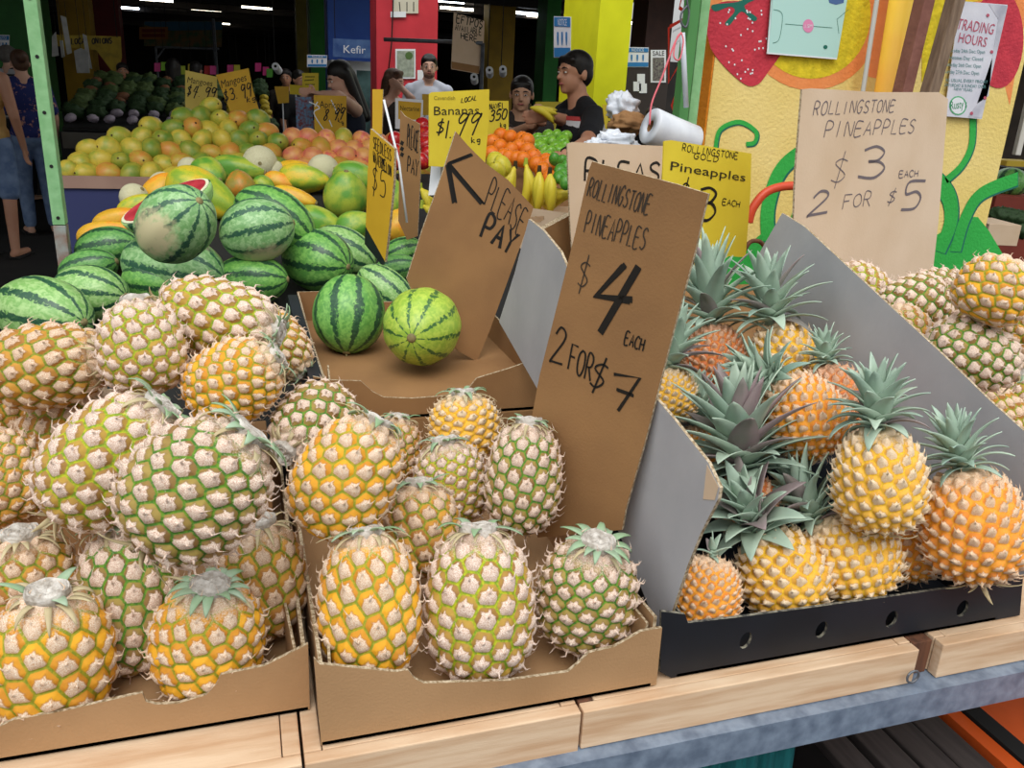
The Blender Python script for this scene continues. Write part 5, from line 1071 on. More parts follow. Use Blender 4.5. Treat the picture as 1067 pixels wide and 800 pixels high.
def prop(lab, c0, c1, Y, wpx, m):
    p, q = P(*c0, Y=Y), P(*c1, Y=Y); s = (q-p).normalized(); base = p+s*((p.z-.02)/-s.z); top = p-s*1.2; t = thing('timber_prop', lab, 'prop', base)
    mid = (top-base)/2; w_ = wpx*depth(p)/FPX; L_ = (top-base).length; mb = MB(); mb.box(mid, (w_, .035, L_), (top-base).to_track_quat('Z', 'Y')); mb.build('shaft', m, t, bevel=.003); return t
prop('brown stone coloured timber prop leaning on the mural, the left one', (962, 5), (944, 80), 2.05, 17, mat('prop_brown', '#8a5c50', .85, '#7a4e44', 25, .4, 90))
prop('weathered grey timber prop leaning over the trading hours poster', (994, 5), (973, 80), 2.0, 15, mat('prop_grey', '#8a7460', .85, '#6e5a4a', 14, .4, 60, stretch=(8, 8, 1)))
t = Card('poster', 'pale turquoise poster with a pink dot pinned over the mural fruit', 'poster', 842, 25, depth(P(842, 25, Y=2.235)), 0, 0, [(806, -30), (888, -30), (872, 62), (799, 56)], .002, mat('turquoise_paper', '#b4dcd4', .6))
t.patch([(807, -30), (806.5, -30), (800.5, 54.5), (799, 56)], white, 'paper_edge'); t.patch([(800, 54.5), (872, 60.5), (872, 62), (799, 56)], white, 'paper_edge')
t.patch(ellpts(842, 27, 5.6, 7, 20), mat('pink_dot', '#e08cb4', .6), 'pink_dot', .001); t.type('1.5M', (838.5, 29), (846, 29), (838.5, 25.5), white, off=.0016); t.line([(818, 25), (867, 29)], .5, G2, 'arrow_line', sm=False)
t.patch([(862, -6), (880, -6), (879, 3), (871, 5), (864, 3)], mat('emblem_blue', '#4a6a9c', .6), 'blue_emblem'); t.patch(ellpts(860, 49, 2.2, 2.2, 12), G2, 'small_emblem')
t.lines([[(806, 10), (815, 15), (812, 40), (805, 45)], [(884, 10), (872, 20), (874, 35)]], .5, G2, 'line_drawing')
t = Card('poster', 'white trading hours poster with a snowy edge on the mural', 'poster', 1020, 60, depth(P(1020, 60, Y=2.235)), 0, 0, [(1000, 1), (1050, 5), (1037, 60), (1023, 124), (984, 121)], .002, mat('poster_lilac', '#dcdce4', .6, '#c4c4d0', 9))
t.patch([(1030, 4), (1050, 6), (1023, 123), (1008, 122), (1018, 108), (1030, 100), (1034, 60), (1040, 20)], mat('poster_grey_snow', '#a8a8b4', .6, '#d4d4dc', 14), 'snow_border')
pk = mat('poster_pink', '#b8566a', .6); tl = mat('poster_teal', '#5c8c8c', .6)
t.type('TRADING', (996, 30), (1034, 36), (999, 19), pk); t.type('HOURS', (998, 44), (1027, 49), (1000, 34), pk)
for k, tx in enumerate(('Thursday 24th Dec: Open', 'Christmas Day: Closed', 'Saturday 26th Dec: Open', 'Sunday 27th Dec: Open')): t.type(tx, (986-k*.7, 54+k*7.4), (1026-k*2, 56+k*7.4), (986-k*.7, 50+k*7.4), tl)
t.type('AS USUAL EVERY FRIDAY', (985, 85), (1029, 87), (985, 81.5), tl); t.type('SATURDAY & SUNDAY OVER', (984, 90), (1027, 92), (984, 86.5), tl); t.type('NEW YEARS', (994, 94), (1013, 95.5), (994, 91), tl)
t.patch(ellpts(998, 110, 9, 10, 20), mat('poster_green', '#5cae7c', .6), 'green_emblem', .001); t.patch(ellpts(998, 110, 7.6, 8.6, 20), white, 'emblem_face', .0014); t.type("Rusty's", (990, 114), (1007, 112), (990, 105), mat('emblem_green', '#2c8c5c', .6), off=.002)
for k, (u, v) in enumerate(((1029, 16), (1033, 54), (1012, 118), (1026, 102))): t.patch(ellpts(u, v, 1.6, 1.8, 10), pk, 'bauble', .002)
# red hose looping out from behind the price sign
q = smooth_pts([P(u, v, Y=2.0) for u, v in ((780, 232), (784, 218), (796, 202), (812, 195), (832, 194), (850, 200))], 6); mb = MB(); mb.tube(q, .012, 10); o = mb.build('red_hose', mat('red_hose', '#cc4a2c', .4), smooth=True); tag(o, 'thick red hose curving behind the large pale price sign', 'hose')
q = smooth_pts([P(u, v, Y=1.95) for u, v in ((775, 262), (782, 252), (792, 252), (800, 262))], 6); mb = MB(); mb.tube(q, .006, 8); o = mb.build('wicker_handle', woodb, smooth=True); tag(o, 'dark curved wicker handle beside the yellow pineapples card', 'handle')
# big bag roll hanging by a pink string
t = thing('plastic_bag_roll', 'big white roll of plastic bags hung on pink string by the post', 'roll', P(677, 131, d=2.15)); t.rotation_mode = 'QUATERNION'; ax = (RT*.93+FW*.45-UP*.22).normalized(); t.rotation_quaternion = q_axis(ax)
Rr = .047; mb = MB(); n = 32; vs = []
prf = [(.016, .14), (.016, 0), (Rr*.94, -.001), (Rr, .004), (Rr*.98, .07), (Rr, .136), (Rr*.94, .14)]
for r_, z_ in prf: vs += [(r_*math.cos(2*math.pi*i/n), r_*math.sin(2*math.pi*i/n), z_) for i in range(n)]
mb.add(vs, [(j*n+i, j*n+(i+1) % n, ((j+1) % len(prf))*n+(i+1) % n, ((j+1) % len(prf))*n+i) for j in range(len(prf)) for i in range(n)]); mb.build('bag_film', mat('film_white', '#d8dce2', .3, '#c8ccd4', 20), t, smooth=True)
mb = MB(); mb.tube([(0, 0, .003), (0, 0, .13)], .0155, 16, caps=False); mb.build('cardboard_core', cbd, t)
pst = mat('pink_string', '#d86a74', .7)
q = smooth_pts([P(u, v, d=2.1) for u, v in ((677, 130), (679, 108), (690, 80), (703, 45), (710, 34))], 5); mb = MB(); mb.tube(q, .0025, 6); o = mb.build('pink_string', pst, smooth=True); tag(o, 'pink string tying the bag roll up to the wire hook', 'string')
q = smooth_pts([P(u, v, d=2.1) for u, v in ((710, 34), (705, 40), (702, 58), (708, 62), (712, 44), (710, 34))], 5); mb = MB(); mb.tube(q, .002, 6); o = mb.build('string_knot', pst, smooth=True); tag(o, 'loose pink string loop knotted at the wire hook', 'string')
q = smooth_pts([P(u, v, Y=2.08) for u, v in ((716, 6), (710, 14), (710, 24), (715, 28), (718, 14), (716, 0), (718, -30))], 5); mb = MB(); mb.tube(q, .003, 6); o = mb.build('wire_hook', steel, smooth=True); tag(o, 'bent grey wire hook beside the green post', 'hook')
mb = MB(); mb.tube([P(711, 34, Y=2.06), P(715, 112, Y=2.06)], .007, 10); o = mb.build('white_tube', mat('tube_white', '#c4ccd4', .3), smooth=True); tag(o, 'slim white tube hanging from the wire hook', 'tube')
# crumpled plastic bags behind the please sign
def crumple(name, lab, u, v, d, r, m, sq=(1, 1, .7), seed=1, amp=.25):
    p = P(u, v, d=d); mb = MB()
    def f(q):
        k = 1+amp*mnoise.noise(q*2.2+Vector((seed, 0, 0)))+amp*.6*mnoise.noise(q*5+Vector((0, seed, 0))); return q*k
    mb.ell((0, 0, 0), [r*x for x in sq], None, 40, 26, f); o = mb.build(name, m, smooth=True); o.location = p; tag(o, lab, 'bag'); return o
bagm = mat('crumpled_bag', '#dfe3ea', .3, '#c4cad4', 6)
crumple('plastic_bag', 'crumpled white plastic bags behind the please sign', 642, 150, 2.35, .05, bagm, (1.3, 1, .6), 2, .5)
crumple('plastic_bag', 'white plastic bag left of the bag roll', 648, 113, 2.62, .05, bagm, (1, 1, .9), 5, .35)
crumple('paper_bag', 'brown paper bag left of the bag roll', 655, 129, 2.55, .048, cbd, (1.2, 1, .7), 9, .35)
crumple('plastic_bag', 'small white plastic bag beside the please sign corner', 622, 152, 2.3, .03, bagm, (1.3, 1, .6), 12, .5)
zc = P(642, 150, d=2.35).z-.035
stand('packing_counter', 'dark packing counter under the plastic bags behind the please sign', (P(614, 150, Y=2.52).x, 2.14, 0), (P(614, 150, Y=2.52).x+.20, 2.52, zc), dark)

# ------------------------------------------------------------------ bananas, oranges, apples, limes
ban = mat('banana_skin', '#ecd03c', .45, '#d8c83c', 5); bang = mat('banana_green', '#a8b83c', .5); bant = mat('banana_tip', '#3a3018', .8)
def banana_pts(L, bend): return [Vector((math.sin(a)*L/bend, 0, (1-math.cos(a))*L/bend*-1)) for a in [bend*(i/9-.5) for i in range(10)]]
def bunch(lab, u, v, d, n, L, phi, spread, bend=.9, tilt=20, grp='bananas', roll=0):
    p = P(u, v, d=d) if d else P(u, v, z=1.0); t = thing('banana_bunch', lab, 'bananas', p, grp)
    for i in range(n):
        k = (i-(n-1)/2)/max(1, (n-1)/2); a = phi+k*spread; ax = img_axis(a, tilt+8*(i % 2)); side = (-FW).cross(ax).normalized(); mb = MB(); pts = []
        for j in range(11):
            s = j/10; pts.append(ax*(-L*s)+(-FW)*(math.sin(s*math.pi)*L*.16*bend)+side*(math.sin(s*math.pi)*L*.10*(k)))
        mb.tube(pts, [.006, .009, .016, .0185, .0195, .0195, .019, .0175, .015, .010, .004], 8); mb.build('banana', ban, t, smooth=True)
    mb = MB(); mb.tube([Vector((0, 0, .02)), Vector((0, 0, -.01))], [.007, .010], 7); mb.build('bunch_stem', bang if n % 2 else bant, t)
    return t
bunch('large banana bunch fanning down just right of the pay sign', 537, 173, 3.25, 4, .20, 68, 24)
bunch('banana bunch hanging in the middle of the banana box', 548, 170, 3.2, 3, .20, 100, 18)
bunch('two upright bananas at the right of the middle bunch', 562, 178, 3.12, 2, .17, 88, 5)
bunch('bright banana bunch near the reaching hand', 573, 180, 3.1, 2, .16, 92, 4)
bunch('banana bunch lying sideways right of the reaching hand', 603, 200, 3.15, 4, .15, 10, 18, grp='bananas')
bunch('greenish banana bunch behind the top of the pay sign', 524, 172, 3.4, 3, .15, 40, 26)
bunch('banana bunch half hidden left below the bananas card', 438, 196, 3.2, 3, .15, 130, 22)
bunch('lower banana bunch between the brown pay card and the bananas card', 440, 214, 3.1, 3, .14, 150, 18)
t = bunch('small bunch of bananas passed from hand to hand', 552, 112, 4.35, 4, .15, 165, 16, 1.0, 10, 'bananas')
# fruit boxes on a shared bench
stand('fruit_stand', 'bench behind the trays carrying bananas and citrus', (.98, 3.27, 0), (2.3, 4.10, .93), dark)
stand('fruit_stand', 'small bench under the banana carton', (.97, 2.92, 0), (1.32, 3.262, .895), dark)
t = tray('banana_box', 'pale carton with a dark hand slot under the bananas', .985, 1.30, 2.93, 3.25, .90, 1.02, [(515, 215), (555, 217), (592, 222), (601, 222), (602, 262), (515, 262)], cbp, cbe, holes=[[(551, 226), (567, 225), (567, 229), (563, 232), (551, 232)]])
t.name = 'banana_box'
wedge('sloped_bed', 'sloped bed under the oranges and green apples', .99, 2.2, 3.30, 4.08, .96, 1.20, cbd, 'display')
def pxpile(name, cat, kind, lab, pts, d0, R, grp, dz=0):
    for i, (u, v) in enumerate(pts):
        d = d0+(v-150)*-.012; p = P(u, v, d=d); o = bpy.data.objects.new(name, FR[kind]); COL.objects.link(o); o.location = p; s = R*rnd.uniform(.95, 1.05); o.scale = (s, s, s); o.rotation_euler = (rnd.uniform(0, 1.2), rnd.uniform(-.4, .4), rnd.uniform(0, 6))
        tag(o, lab(i), cat, grp)
opts = [(522, 141), (532, 143), (513, 148), (521, 153), (544, 145), (549, 147), (512, 160), (533, 156), (530, 164), (541, 153), (550, 157), (545, 166), (556, 163), (559, 171), (538, 165), (525, 163), (566, 178), (572, 171), (569, 168), (573, 187)]
pxpile('orange', 'orange', 'orange', lambda i: 'orange in the citrus heap, %s counted from the far end' % words_o(i+1) if i < 20 else '', opts, 3.75, .036, 'orange heap')
apts = [(560, 144), (567, 147), (563, 151), (571, 141), (580, 141), (586, 147), (575, 148), (579, 152), (567, 157), (574, 158), (583, 156), (589, 152), (558, 152), (566, 164), (590, 142), (571, 163)]
pxpile('green_apple', 'apple', 'green_apple', lambda i: 'green apple in the heap beside the oranges, %s counted from the left end' % words_o(i+1), sorted(apts), 4.0, .032, 'green apple heap')
lpts = [(586, 168), (590, 175), (584, 177), (588, 183), (592, 168), (583, 185), (590, 190), (578, 166)]
pxpile('lime', 'lime', 'lime', lambda i: 'dark green lime beside the reaching hand, %s from the top' % words_o(i+1), sorted(lpts, key=lambda q: q[1]), 3.55, .026, 'lime heap')
ppts = [(516, 167), (524, 172), (517, 178)]
pxpile('pear', 'pear', 'lemon', lambda i: ['yellow green pear beside the edge of the bananas card', 'yellow green pear just above the pay sign corner', 'yellow green pear low by the edge of the pay sign'][i], ppts, 3.5, .036, 'pears')
rpts = [(462, 140), (470, 138), (456, 150), (447, 140), (444, 150), (447, 160), (440, 168), (444, 140), (412, 146), (414, 158), (440, 130), (413, 168)]
pxpile('nectarine', 'nectarine', 'red', lambda i: 'red nectarine behind the brown pay card, %s from the left' % words_o(i+1), sorted(rpts), 4.1, .042, 'loose nectarines by the cards')

# ------------------------------------------------------------------ people
def bodymesh(name, parts, m, parent, vox, sm=4):
    mb = MB()
    for q in parts:
        if q[0] == 'e': mb.ell(q[1], q[2], q[3] if len(q) > 3 else None, 20, 12)
        else:
            a, b = Vector(q[1]), Vector(q[2]); ra, rb = q[3], q[4]; d = (b-a); n = 6; pts = []; rs = []
            if d.length < 1e-6: continue
            dn = d.normalized()
            for k in range(4): an = math.pi/2*(1-k/4); pts.append(a-dn*ra*math.sin(an)); rs.append(max(.002, ra*math.cos(an)))
            for k in range(n+1): pts.append(a+d*k/n); rs.append(ra+(rb-ra)*k/n)
            for k in range(1, 5): an = math.pi/2*k/4; pts.append(b+dn*rb*math.sin(an)); rs.append(max(.002, rb*math.cos(an)))
            mb.tube(pts, rs, 14)
    o = mb.build(name, m, parent, smooth=True)
    r = o.modifiers.new('r', 'REMESH'); r.mode = 'VOXEL'; r.voxel_size = vox; r.use_smooth_shade = True
    if sm: s = o.modifiers.new('s', 'SMOOTH'); s.iterations = sm; s.factor = .5
    return o
SKN = {'fair': mat('skin_fair', '#deb098', .5, '#d4a188', 6), 'tan': mat('skin_tan', '#c49074', .5, '#b88266', 6), 'olive': mat('skin_olive', '#d0a080', .5, '#c49274', 6)}
eyew = mat('eye_white', '#e6e2dc', .3); iris = mat('iris', '#2a1a12', .3); lipm = mat('lips', '#a8605a', .5)
def person(lab, x, y, H, yaw, skinc, hair, top, bottom, vox=.012, head=(0, 0), lean=0, arms=None, sleeves=1, hairstyle='short', shirt_len=.86, shorts=False, sit=0, beard=False):
    """local frame: faces -Y; head=(turn, nod) degrees; arms: world joints {'L':(elbow, wrist, hand_dir), 'R':...}"""
    S = H/1.75; t = thing('person', lab, 'person', (x, y, 0)); t.rotation_euler = (0, 0, rad(yaw)); t.scale = (S, S, S)
    Mi = (Matrix.Translation((x, y, 0)) @ Matrix.Rotation(rad(yaw), 4, 'Z') @ Matrix.Scale(S, 4)).inverted()
    V = Vector; ln = lambda z: -lean*max(0, (z-.95))/.5
    J = {'pel': V((0, 0, .95)), 'ch': V((0, ln(1.27), 1.27)), 'nk': V((0, ln(1.45)+.01, 1.45)), 'hd': V((0, ln(1.60)-.02, 1.605))}
    B = [('e', (0, 0, .95), (.155, .115, .13)), ('e', (0, ln(1.1), 1.10), (.135, .10, .17)), ('e', (0, ln(1.28), 1.29), (.165, .11, .17)), ('c', (-.13, ln(1.4), 1.405), (.13, ln(1.4), 1.405), .055, .055), ('c', J['nk']-V((0, 0, .06)), J['hd']-V((0, -.02, .06)), .060, .054), ('c', (-.10, ln(1.4)+.01, 1.42), (-.03, ln(1.45)+.015, 1.475), .045, .04), ('c', (.10, ln(1.4)+.01, 1.42), (.03, ln(1.45)+.015, 1.475), .045, .04)]
    Rh = Matrix.Rotation(rad(head[0]), 3, 'Z') @ Matrix.Rotation(rad(head[1]), 3, 'X'); qh = Rh.to_quaternion(); hd = J['hd']
    h = lambda a, b, c: hd+Rh @ V((a, b, c))
    B += [('e', h(0, .012, .03), (.075, .094, .088), qh), ('e', h(0, -.022, -.035), (.060, .066, .072), qh), ('e', h(0, -.055, -.085), (.028, .024, .02), qh),
          ('c', h(0, -.085, .01), h(0, -.102, -.022), .009, .014), ('e', h(.077, .015, -.005), (.010, .018, .030), qh), ('e', h(-.077, .015, -.005), (.010, .018, .030), qh), ('c', h(-.03, -.078, .022), h(.03, -.078, .022), .012, .012)]
    arm = {}
    for s, k in ((1, 'L'), (-1, 'R')):
        sh = V((s*.18, ln(1.39)+.0, 1.39))
        if arms and k in arms:
            el, wr = Mi @ arms[k][0], Mi @ arms[k][1]; hdir = (Mi.to_3x3() @ arms[k][2]).normalized() if arms[k][2] else (wr-el).normalized(); pn = arms[k][3] if len(arms[k]) > 3 else None
        else: el, wr = V((s*.235, ln(1.2)*.6+.02, 1.11)), V((s*.235, -.08, .87)); hdir = V((0, -.15, -1)).normalized(); pn = None
        arm[k] = (sh, el, wr)
        B += [('c', sh, el, .050, .040), ('c', el, wr, .038, .026)]
        # hand: palm and five fingers
        side = hdir.cross(V((1, 0, 0)) if abs(hdir.x) < .8 else V((0, 0, 1))).normalized(); nrm = hdir.cross(side).normalized()
        B.append(('e', wr+hdir*.045, (.038, .016, .05), Matrix((side, nrm, hdir)).transposed().to_quaternion()))
        for f, (off, L_) in enumerate(((-.030, .055), (-.010, .070), (.011, .074), (.031, .066))):
            b0 = wr+hdir*.075+side*off; b1 = b0+hdir*L_*.5+nrm*.008; b2 = b1+(hdir*.8+nrm*.5)*L_*.5; B += [('c', b0, b1, .0095, .0085), ('c', b1, b2, .0085, .007)]
        b0 = wr+hdir*.025+side*.034; B += [('c', b0, b0+(hdir*.6+side*.6).normalized()*.035, .011, .010), ('c', b0+(hdir*.6+side*.6).normalized()*.035, b0+(hdir*.6+side*.6).normalized()*.035+hdir*.03, .010, .008)]
    for s in (1, -1):
        hp, kn, an = V((s*.09, 0, .90)), V((s*.10, -.02, .49)), V((s*.105, .03, .08)); B += [('c', hp, kn, .085, .056), ('c', kn+V((0, .01, -.02)), an, .053, .036), ('c', an-V((0, -.03, .04)), an+V((s*.02, -.17, -.045)), .036, .030)]
    bd = bodymesh('body', B, SKN[skinc], t, vox)
    # face
    for s in (1, -1):
        mb = MB(); mb.ell(h(s*.030, -.083, .006), (.012, .009, .0052), qh, 10, 6); e = mb.build('eye', eyew, t, smooth=True)
        mb = MB(); mb.ell(h(s*.030, -.0895, .006), (.006, .004, .0048), qh, 8, 5); mb.build('iris', iris, e, smooth=True)
        mb = MB(); mb.tube([h(s*.012, -.094, .026), h(s*.03, -.093, .031), h(s*.048, -.082, .026)], [.003, .004, .002], 6); mb.build('eyebrow', hair, t)
    mb = MB(); mb.tube([h(-.022, -.084, -.055), h(0, -.091, -.053), h(.022, -.084, -.055)], [.003, .0065, .003], 8); mb.build('mouth', lipm, t, smooth=True)
    # hair
    hr = [('e', h(0, .018, .047), (.081, .097, .083), qh), ('e', h(0, .050, .005), (.074, .064, .078), qh)]
    for s in (1, -1): hr.append(('e', h(s*.066, .015, .028), (.013, .045, .042), qh))
    if hairstyle == 'short': hr += [('c', h(-.044, -.054, .074), h(.048, -.054, .072), .021, .018)]
    if hairstyle == 'bun': hr += [('e', h(0, .12, .06), (.05, .05, .05), qh)]
    if hairstyle in ('bob', 'long'):
        L_ = .13 if hairstyle == 'bob' else .30
        for s in (1, -1): hr.append(('c', h(s*.06, .03, .03), h(s*.065, .05, -L_), .04, .028))
        hr.append(('c', h(0, .07, 0), h(0, .09, -L_-.02), .06, .045))
    if hairstyle == 'bob' : hr += [('c', h(-.05, -.05, .095), h(.06, -.03, .09), .026, .026)]
    bodymesh('hair', hr, hair, t, max(.008, vox*.8), 2)
    if beard: bodymesh('beard', [('e', h(0, -.030, -.062), (.057, .062, .045), qh)], mat('stubble', '#8a6450', .8), t, .008, 2)
    # clothes
    cl = [('e', (0, ln(1.28), 1.275), (.182, .128, .18)), ('e', (0, ln(1.1), 1.10), (.158, .122, .2)), ('e', (0, 0, shirt_len+.11), (.172, .132, .13)), ('c', (-.135, ln(1.4), 1.392), (.135, ln(1.4), 1.392), .064, .064)]
    if sleeves > 0:
        for q in (1, -1): cl.append(('c', (q*.12, ln(1.4), 1.412), (q*.058, ln(1.45)+.012, 1.446), .062, .054))
        for k in arm:
            sh, el, wr = arm[k]; e = sh.lerp(el, min(1, sleeves*.75)); cl.append(('c', sh, e, .066, .060))
            if sleeves > 1: cl.append(('c', el, el.lerp(wr, sleeves-1), .058, .05))
    elif sleeves < 0: cl = cl[:3]+[('c', (-.09, ln(1.4), 1.39), (-.09, ln(1.3), 1.3), .05, .06), ('c', (.09, ln(1.4), 1.39), (.09, ln(1.3), 1.3), .05, .06)]
    bodymesh('shirt', cl, top, t, vox, 3)
    pt = [('e', (0, 0, .93), (.168, .128, .12))]
    for s in (1, -1):
        kn = V((s*.10, -.02, .49)); an = V((s*.105, .03, .12)); pt.append(('c', (s*.09, 0, .90), kn+V((0, 0, .04 if shorts else 0)), .10, .082 if shorts else .072))
        if not shorts: pt.append(('c', kn, an, .072, .058))
    bodymesh('shorts' if shorts else 'trousers', pt, bottom, t, vox, 3)
    if not shorts or True:
        for s in (1, -1):
            mb = MB(); mb.box((s*.115, -.05, .012), (.10, .28, .024)); mb.build('sandal' if shorts else 'shoe_sole', dark, t, bevel=.01)
    return t, arm, bd
hb = mat('hair_black', '#14110f', .5, '#1e1916', 60); hbr = mat('hair_brown', '#4a3224', .6, '#5c4230', 40); hg = mat('hair_grey', '#5c5854', .7, '#6e6a66', 40)
tblk = mat('cloth_black', '#121216', .85, '#1a1a1f', 12); twht = mat('cloth_white', '#c4c8d4', .8, '#b8bcc8', 8); tnavy = mat('cloth_navy', '#1a2030', .85); tbrn = mat('cloth_dark_brown', '#2c2420', .85, '#352b26', 10); jean = mat('denim', '#7c92b4', .85, '#5c7298', 12)
tan = mat('cloth_tan', '#c8a060', .85, '#b89050', 8); flor = mat('cloth_floral', '#232c68', .85, '#c08a78', 24, lo=.56, hi=.66); strp = mat('cloth_striped', '#2a2a30', .8)
# man in the black shirt, his right arm passing bananas, his left hand down in the limes
Wr = P(572, 120, d=4.42); El = P(592, 127, d=4.55); Wl = P(589, 161, d=3.85); Ell = P(612, 148, d=4.1)
hc = P(598, 76, d=4.45)
t, arm, bd = person('man in a black shirt with a red and white band passing bananas sideways', hc.x+.10, hc.y+.02, 1.70, -84, 'tan', hb, tblk, jean, .0075, (10, 0), .06, {'L': (Ell, Wl, (P(576, 200, d=3.72)-Wl)), 'R': (El, Wr, (P(556, 122, d=4.4)-Wr))})
mb = MB(); n = 28
def band(z0, z1, a, b, c0, c1):
    vs = []; k = 16
    for z in (z0, z1): vs += [((a)*math.cos(c0+(c1-c0)*i/k), -.02+b*math.sin(c0+(c1-c0)*i/k), z) for i in range(k+1)]
    m_ = MB(); m_.add(vs, [(i, i+1, k+2+i, k+1+i) for i in range(k)]); return m_
o = band(1.30, 1.37, .186, .137, -1.3, .5).build('white_chest_panel', white, t); s = o.modifiers.new('s', 'SOLIDIFY'); s.thickness = .004
for z in (1.28, 1.365): o = band(z, z+.022, .188, .139, -1.3, .5).build('red_stripe', mat('red_stripe', '#c84a4a', .8), t); s = o.modifiers.new('s', 'SOLIDIFY'); s.thickness = .004
wq = t.matrix_world
mb = MB(); S_ = 1.70/1.75; a_, b_ = arm['L'][1], arm['L'][2]; dn = (b_-a_).normalized(); mb.tube([b_-dn*.035, b_-dn*.012], .033, 14); wo = mb.build('wristwatch', tblk, t); mb = MB(); mb.ell(b_-dn*.024+Vector((.02, .0, .024)), (.018, .018, .012), None, 12, 8); mb.build('watch_face', dark, wo, smooth=True)
# boy behind the oranges
hc = P(541, 92, d=5.15)
person('boy in a dark brown shirt behind the oranges receiving the bananas', hc.x+.02, hc.y+.02, 1.57, -12, 'olive', hb, tbrn, tblk, .0075, (-8, 4), .02, {'L': (P(549, 138, d=4.95), P(561, 127, d=4.72), P(572, 124, d=4.6)-P(561, 127, d=4.7)), 'R': (P(533, 140, d=4.95), P(552, 131, d=4.72), P(562, 125, d=4.6)-P(552, 131, d=4.72))})
hc = P(447, 69, d=8.4)
person('bearded man in a white T-shirt standing before the red pillar', hc.x, hc.y, 1.80, -10, 'fair', hb, twht, jean, .012, (0, 0), 0, None, beard=True)
hc = P(409, 93, d=7.4)
person('woman with brown bobbed hair raising her hand to her forehead', hc.x, hc.y, 1.62, 40, 'fair', hbr, tbrn, jean, .012, (10, 8), 0, {'L': (P(429, 103, d=7.2), P(419, 92, d=7.25), P(413, 87, d=7.25)-P(419, 92, d=7.25))}, sleeves=-1, hairstyle='bob')
hc = P(352, 80, d=5.7)
person('woman with long black hair in a dark sleeveless top looking down to the left', hc.x+.09, hc.y+.03, 1.62, -72, 'fair', hb, tnavy, tnavy, .010, (0, 22), .05, {'L': (P(352, 100, d=5.3), P(336, 98, d=5.35), P(326, 96, d=5.4)-P(336, 98, d=5.35)), 'R': (P(345, 104, d=5.6), P(330, 100, d=5.5), None)}, sleeves=-1, hairstyle='long')
p = P(2, 268, z=0)
person('person in a tan top and pale blue shorts walking away at the left edge', p.x+.02, p.y, 1.72, 170, 'tan', hbr, tan, jean, .012, sleeves=-1, shorts=True)
p = P(60, 225, d=7.9)
person('woman in a navy floral blouse and jeans seen from behind by the green post', p.x-.12, p.y-.1, 1.62, 200, 'fair', hbr, flor, jean, .012, sleeves=1.0, hairstyle='bun')
p = P(8, 60, d=9.2)
person('grey haired man in a striped shirt behind the floral blouse woman', p.x, p.y, 1.70, 150, 'fair', hg, mat('cloth_stripes', '#b8b8bc', .8, '#26262c', 3, stretch=(.2, .2, 7), lo=.48, hi=.52), tblk, .014)
for lab, u, v, d, H, yaw, hr_, tp, hs, sl in (('seated stallholder in an olive shirt among the vegetables', 128, 78, 11, 1.6, 10, hb, mat('cloth_olive', '#3c4030', .9), 'short', 1), ('woman in a brown tank top with her back turned in the dark hall', 180, 66, 10.5, 1.68, 175, hb, tbrn, 'long', -1),
      ('dark haired person partly hidden by the pale mangoes card', 204, 72, 11, 1.66, 150, hb, tblk, 'short', 1), ('dark haired person behind the small yellow cards', 311, 82, 9.5, 1.6, 30, hb, tblk, 'short', 1), ('shop worker facing out behind the dull golden card', 298, 80, 10.5, 1.62, -10, hb, tbrn, 'short', 1), ('dark haired person right of the yellow pillar', 681, 100, 8.5, 1.4, 160, hb, tblk, 'short', 1)):
    p = P(u, v, d=d); person(lab, p.x, p.y, H, yaw, 'tan', hr_, tp, tblk, .016, hairstyle=hs, sleeves=sl)

# ------------------------------------------------------------------ vegetable stall at the far left, fridges, right-hand stall
stand('vegetable_stand', 'dark stand of vegetable crates behind the mango heap', (-1.5, 8.6, 0), (.35, 11.3, .93), dark)
wedge('sloped_bed', 'dark sloped bed under the leafy vegetables', -1.49, .34, 8.7, 11.2, .96, 1.35, dark, 'display')
for k in range(3):
    mb = MB(); mb.box2((-.36, 0, 0), (.36, .02, .14)); mb.box2((-.36, .02, 0), (-.34, .08, .14)); mb.box2((.34, .02, 0), (.36, .08, .14)); o = mb.build('crate_front', mat('crate_grey', '#5c5850', .8, '#4a463f', 4), bevel=.003); o.location = (-1.12+k*.73, 8.575, .79); tag(o, ['leftmost', 'middle', 'rightmost'][k]+' weathered grey crate front of the vegetable stand', 'crate')
GM = [mat('leaf_dark', '#22361a', .7, '#34502a', 14), mat('leaf_mid', '#3c5428', .7, '#5a6c3a', 14), mat('garlic_white', '#b8aeb0', .6, '#8a7c96', 12), mat('squash_yellow', '#c8a828', .5, '#a8982c', 10), mat('wombok_pale', '#b0ac80', .6, '#8c9a5c', 10), mat('root_brown', '#6a4630', .7, '#8a5c3c', 10)]
GN = [('leafy_bunch', 'leafy greens', 'dark green leafy bunch'), ('leafy_bunch', 'leafy greens', 'bright green leafy bunch'), ('garlic_bulb', 'garlic', 'pale violet garlic bulb'), ('yellow_squash', 'squash', 'yellow squash'), ('cabbage', 'cabbage', 'pale long cabbage'), ('root_vegetable', 'root vegetable', 'brown root vegetable')]
vm = []
for k in range(6):
    for vv in range(2):
        mb = MB()
        def f(q, k=k, vv=vv):
            a_ = (.35 if k < 2 else .12); return q*(1+a_*mnoise.noise(q*3+Vector((k*3, vv*5, 0)))+a_*mnoise.noise(q*7))
        mb.ell((0, 0, 0), (1, .8, .6) if k != 4 else (1.5, .6, .5), None, 22, 14, f); o = mb.build('q', GM[k], smooth=True); vm.append(o.data); bpy.data.objects.remove(o)
r = random.Random(5)
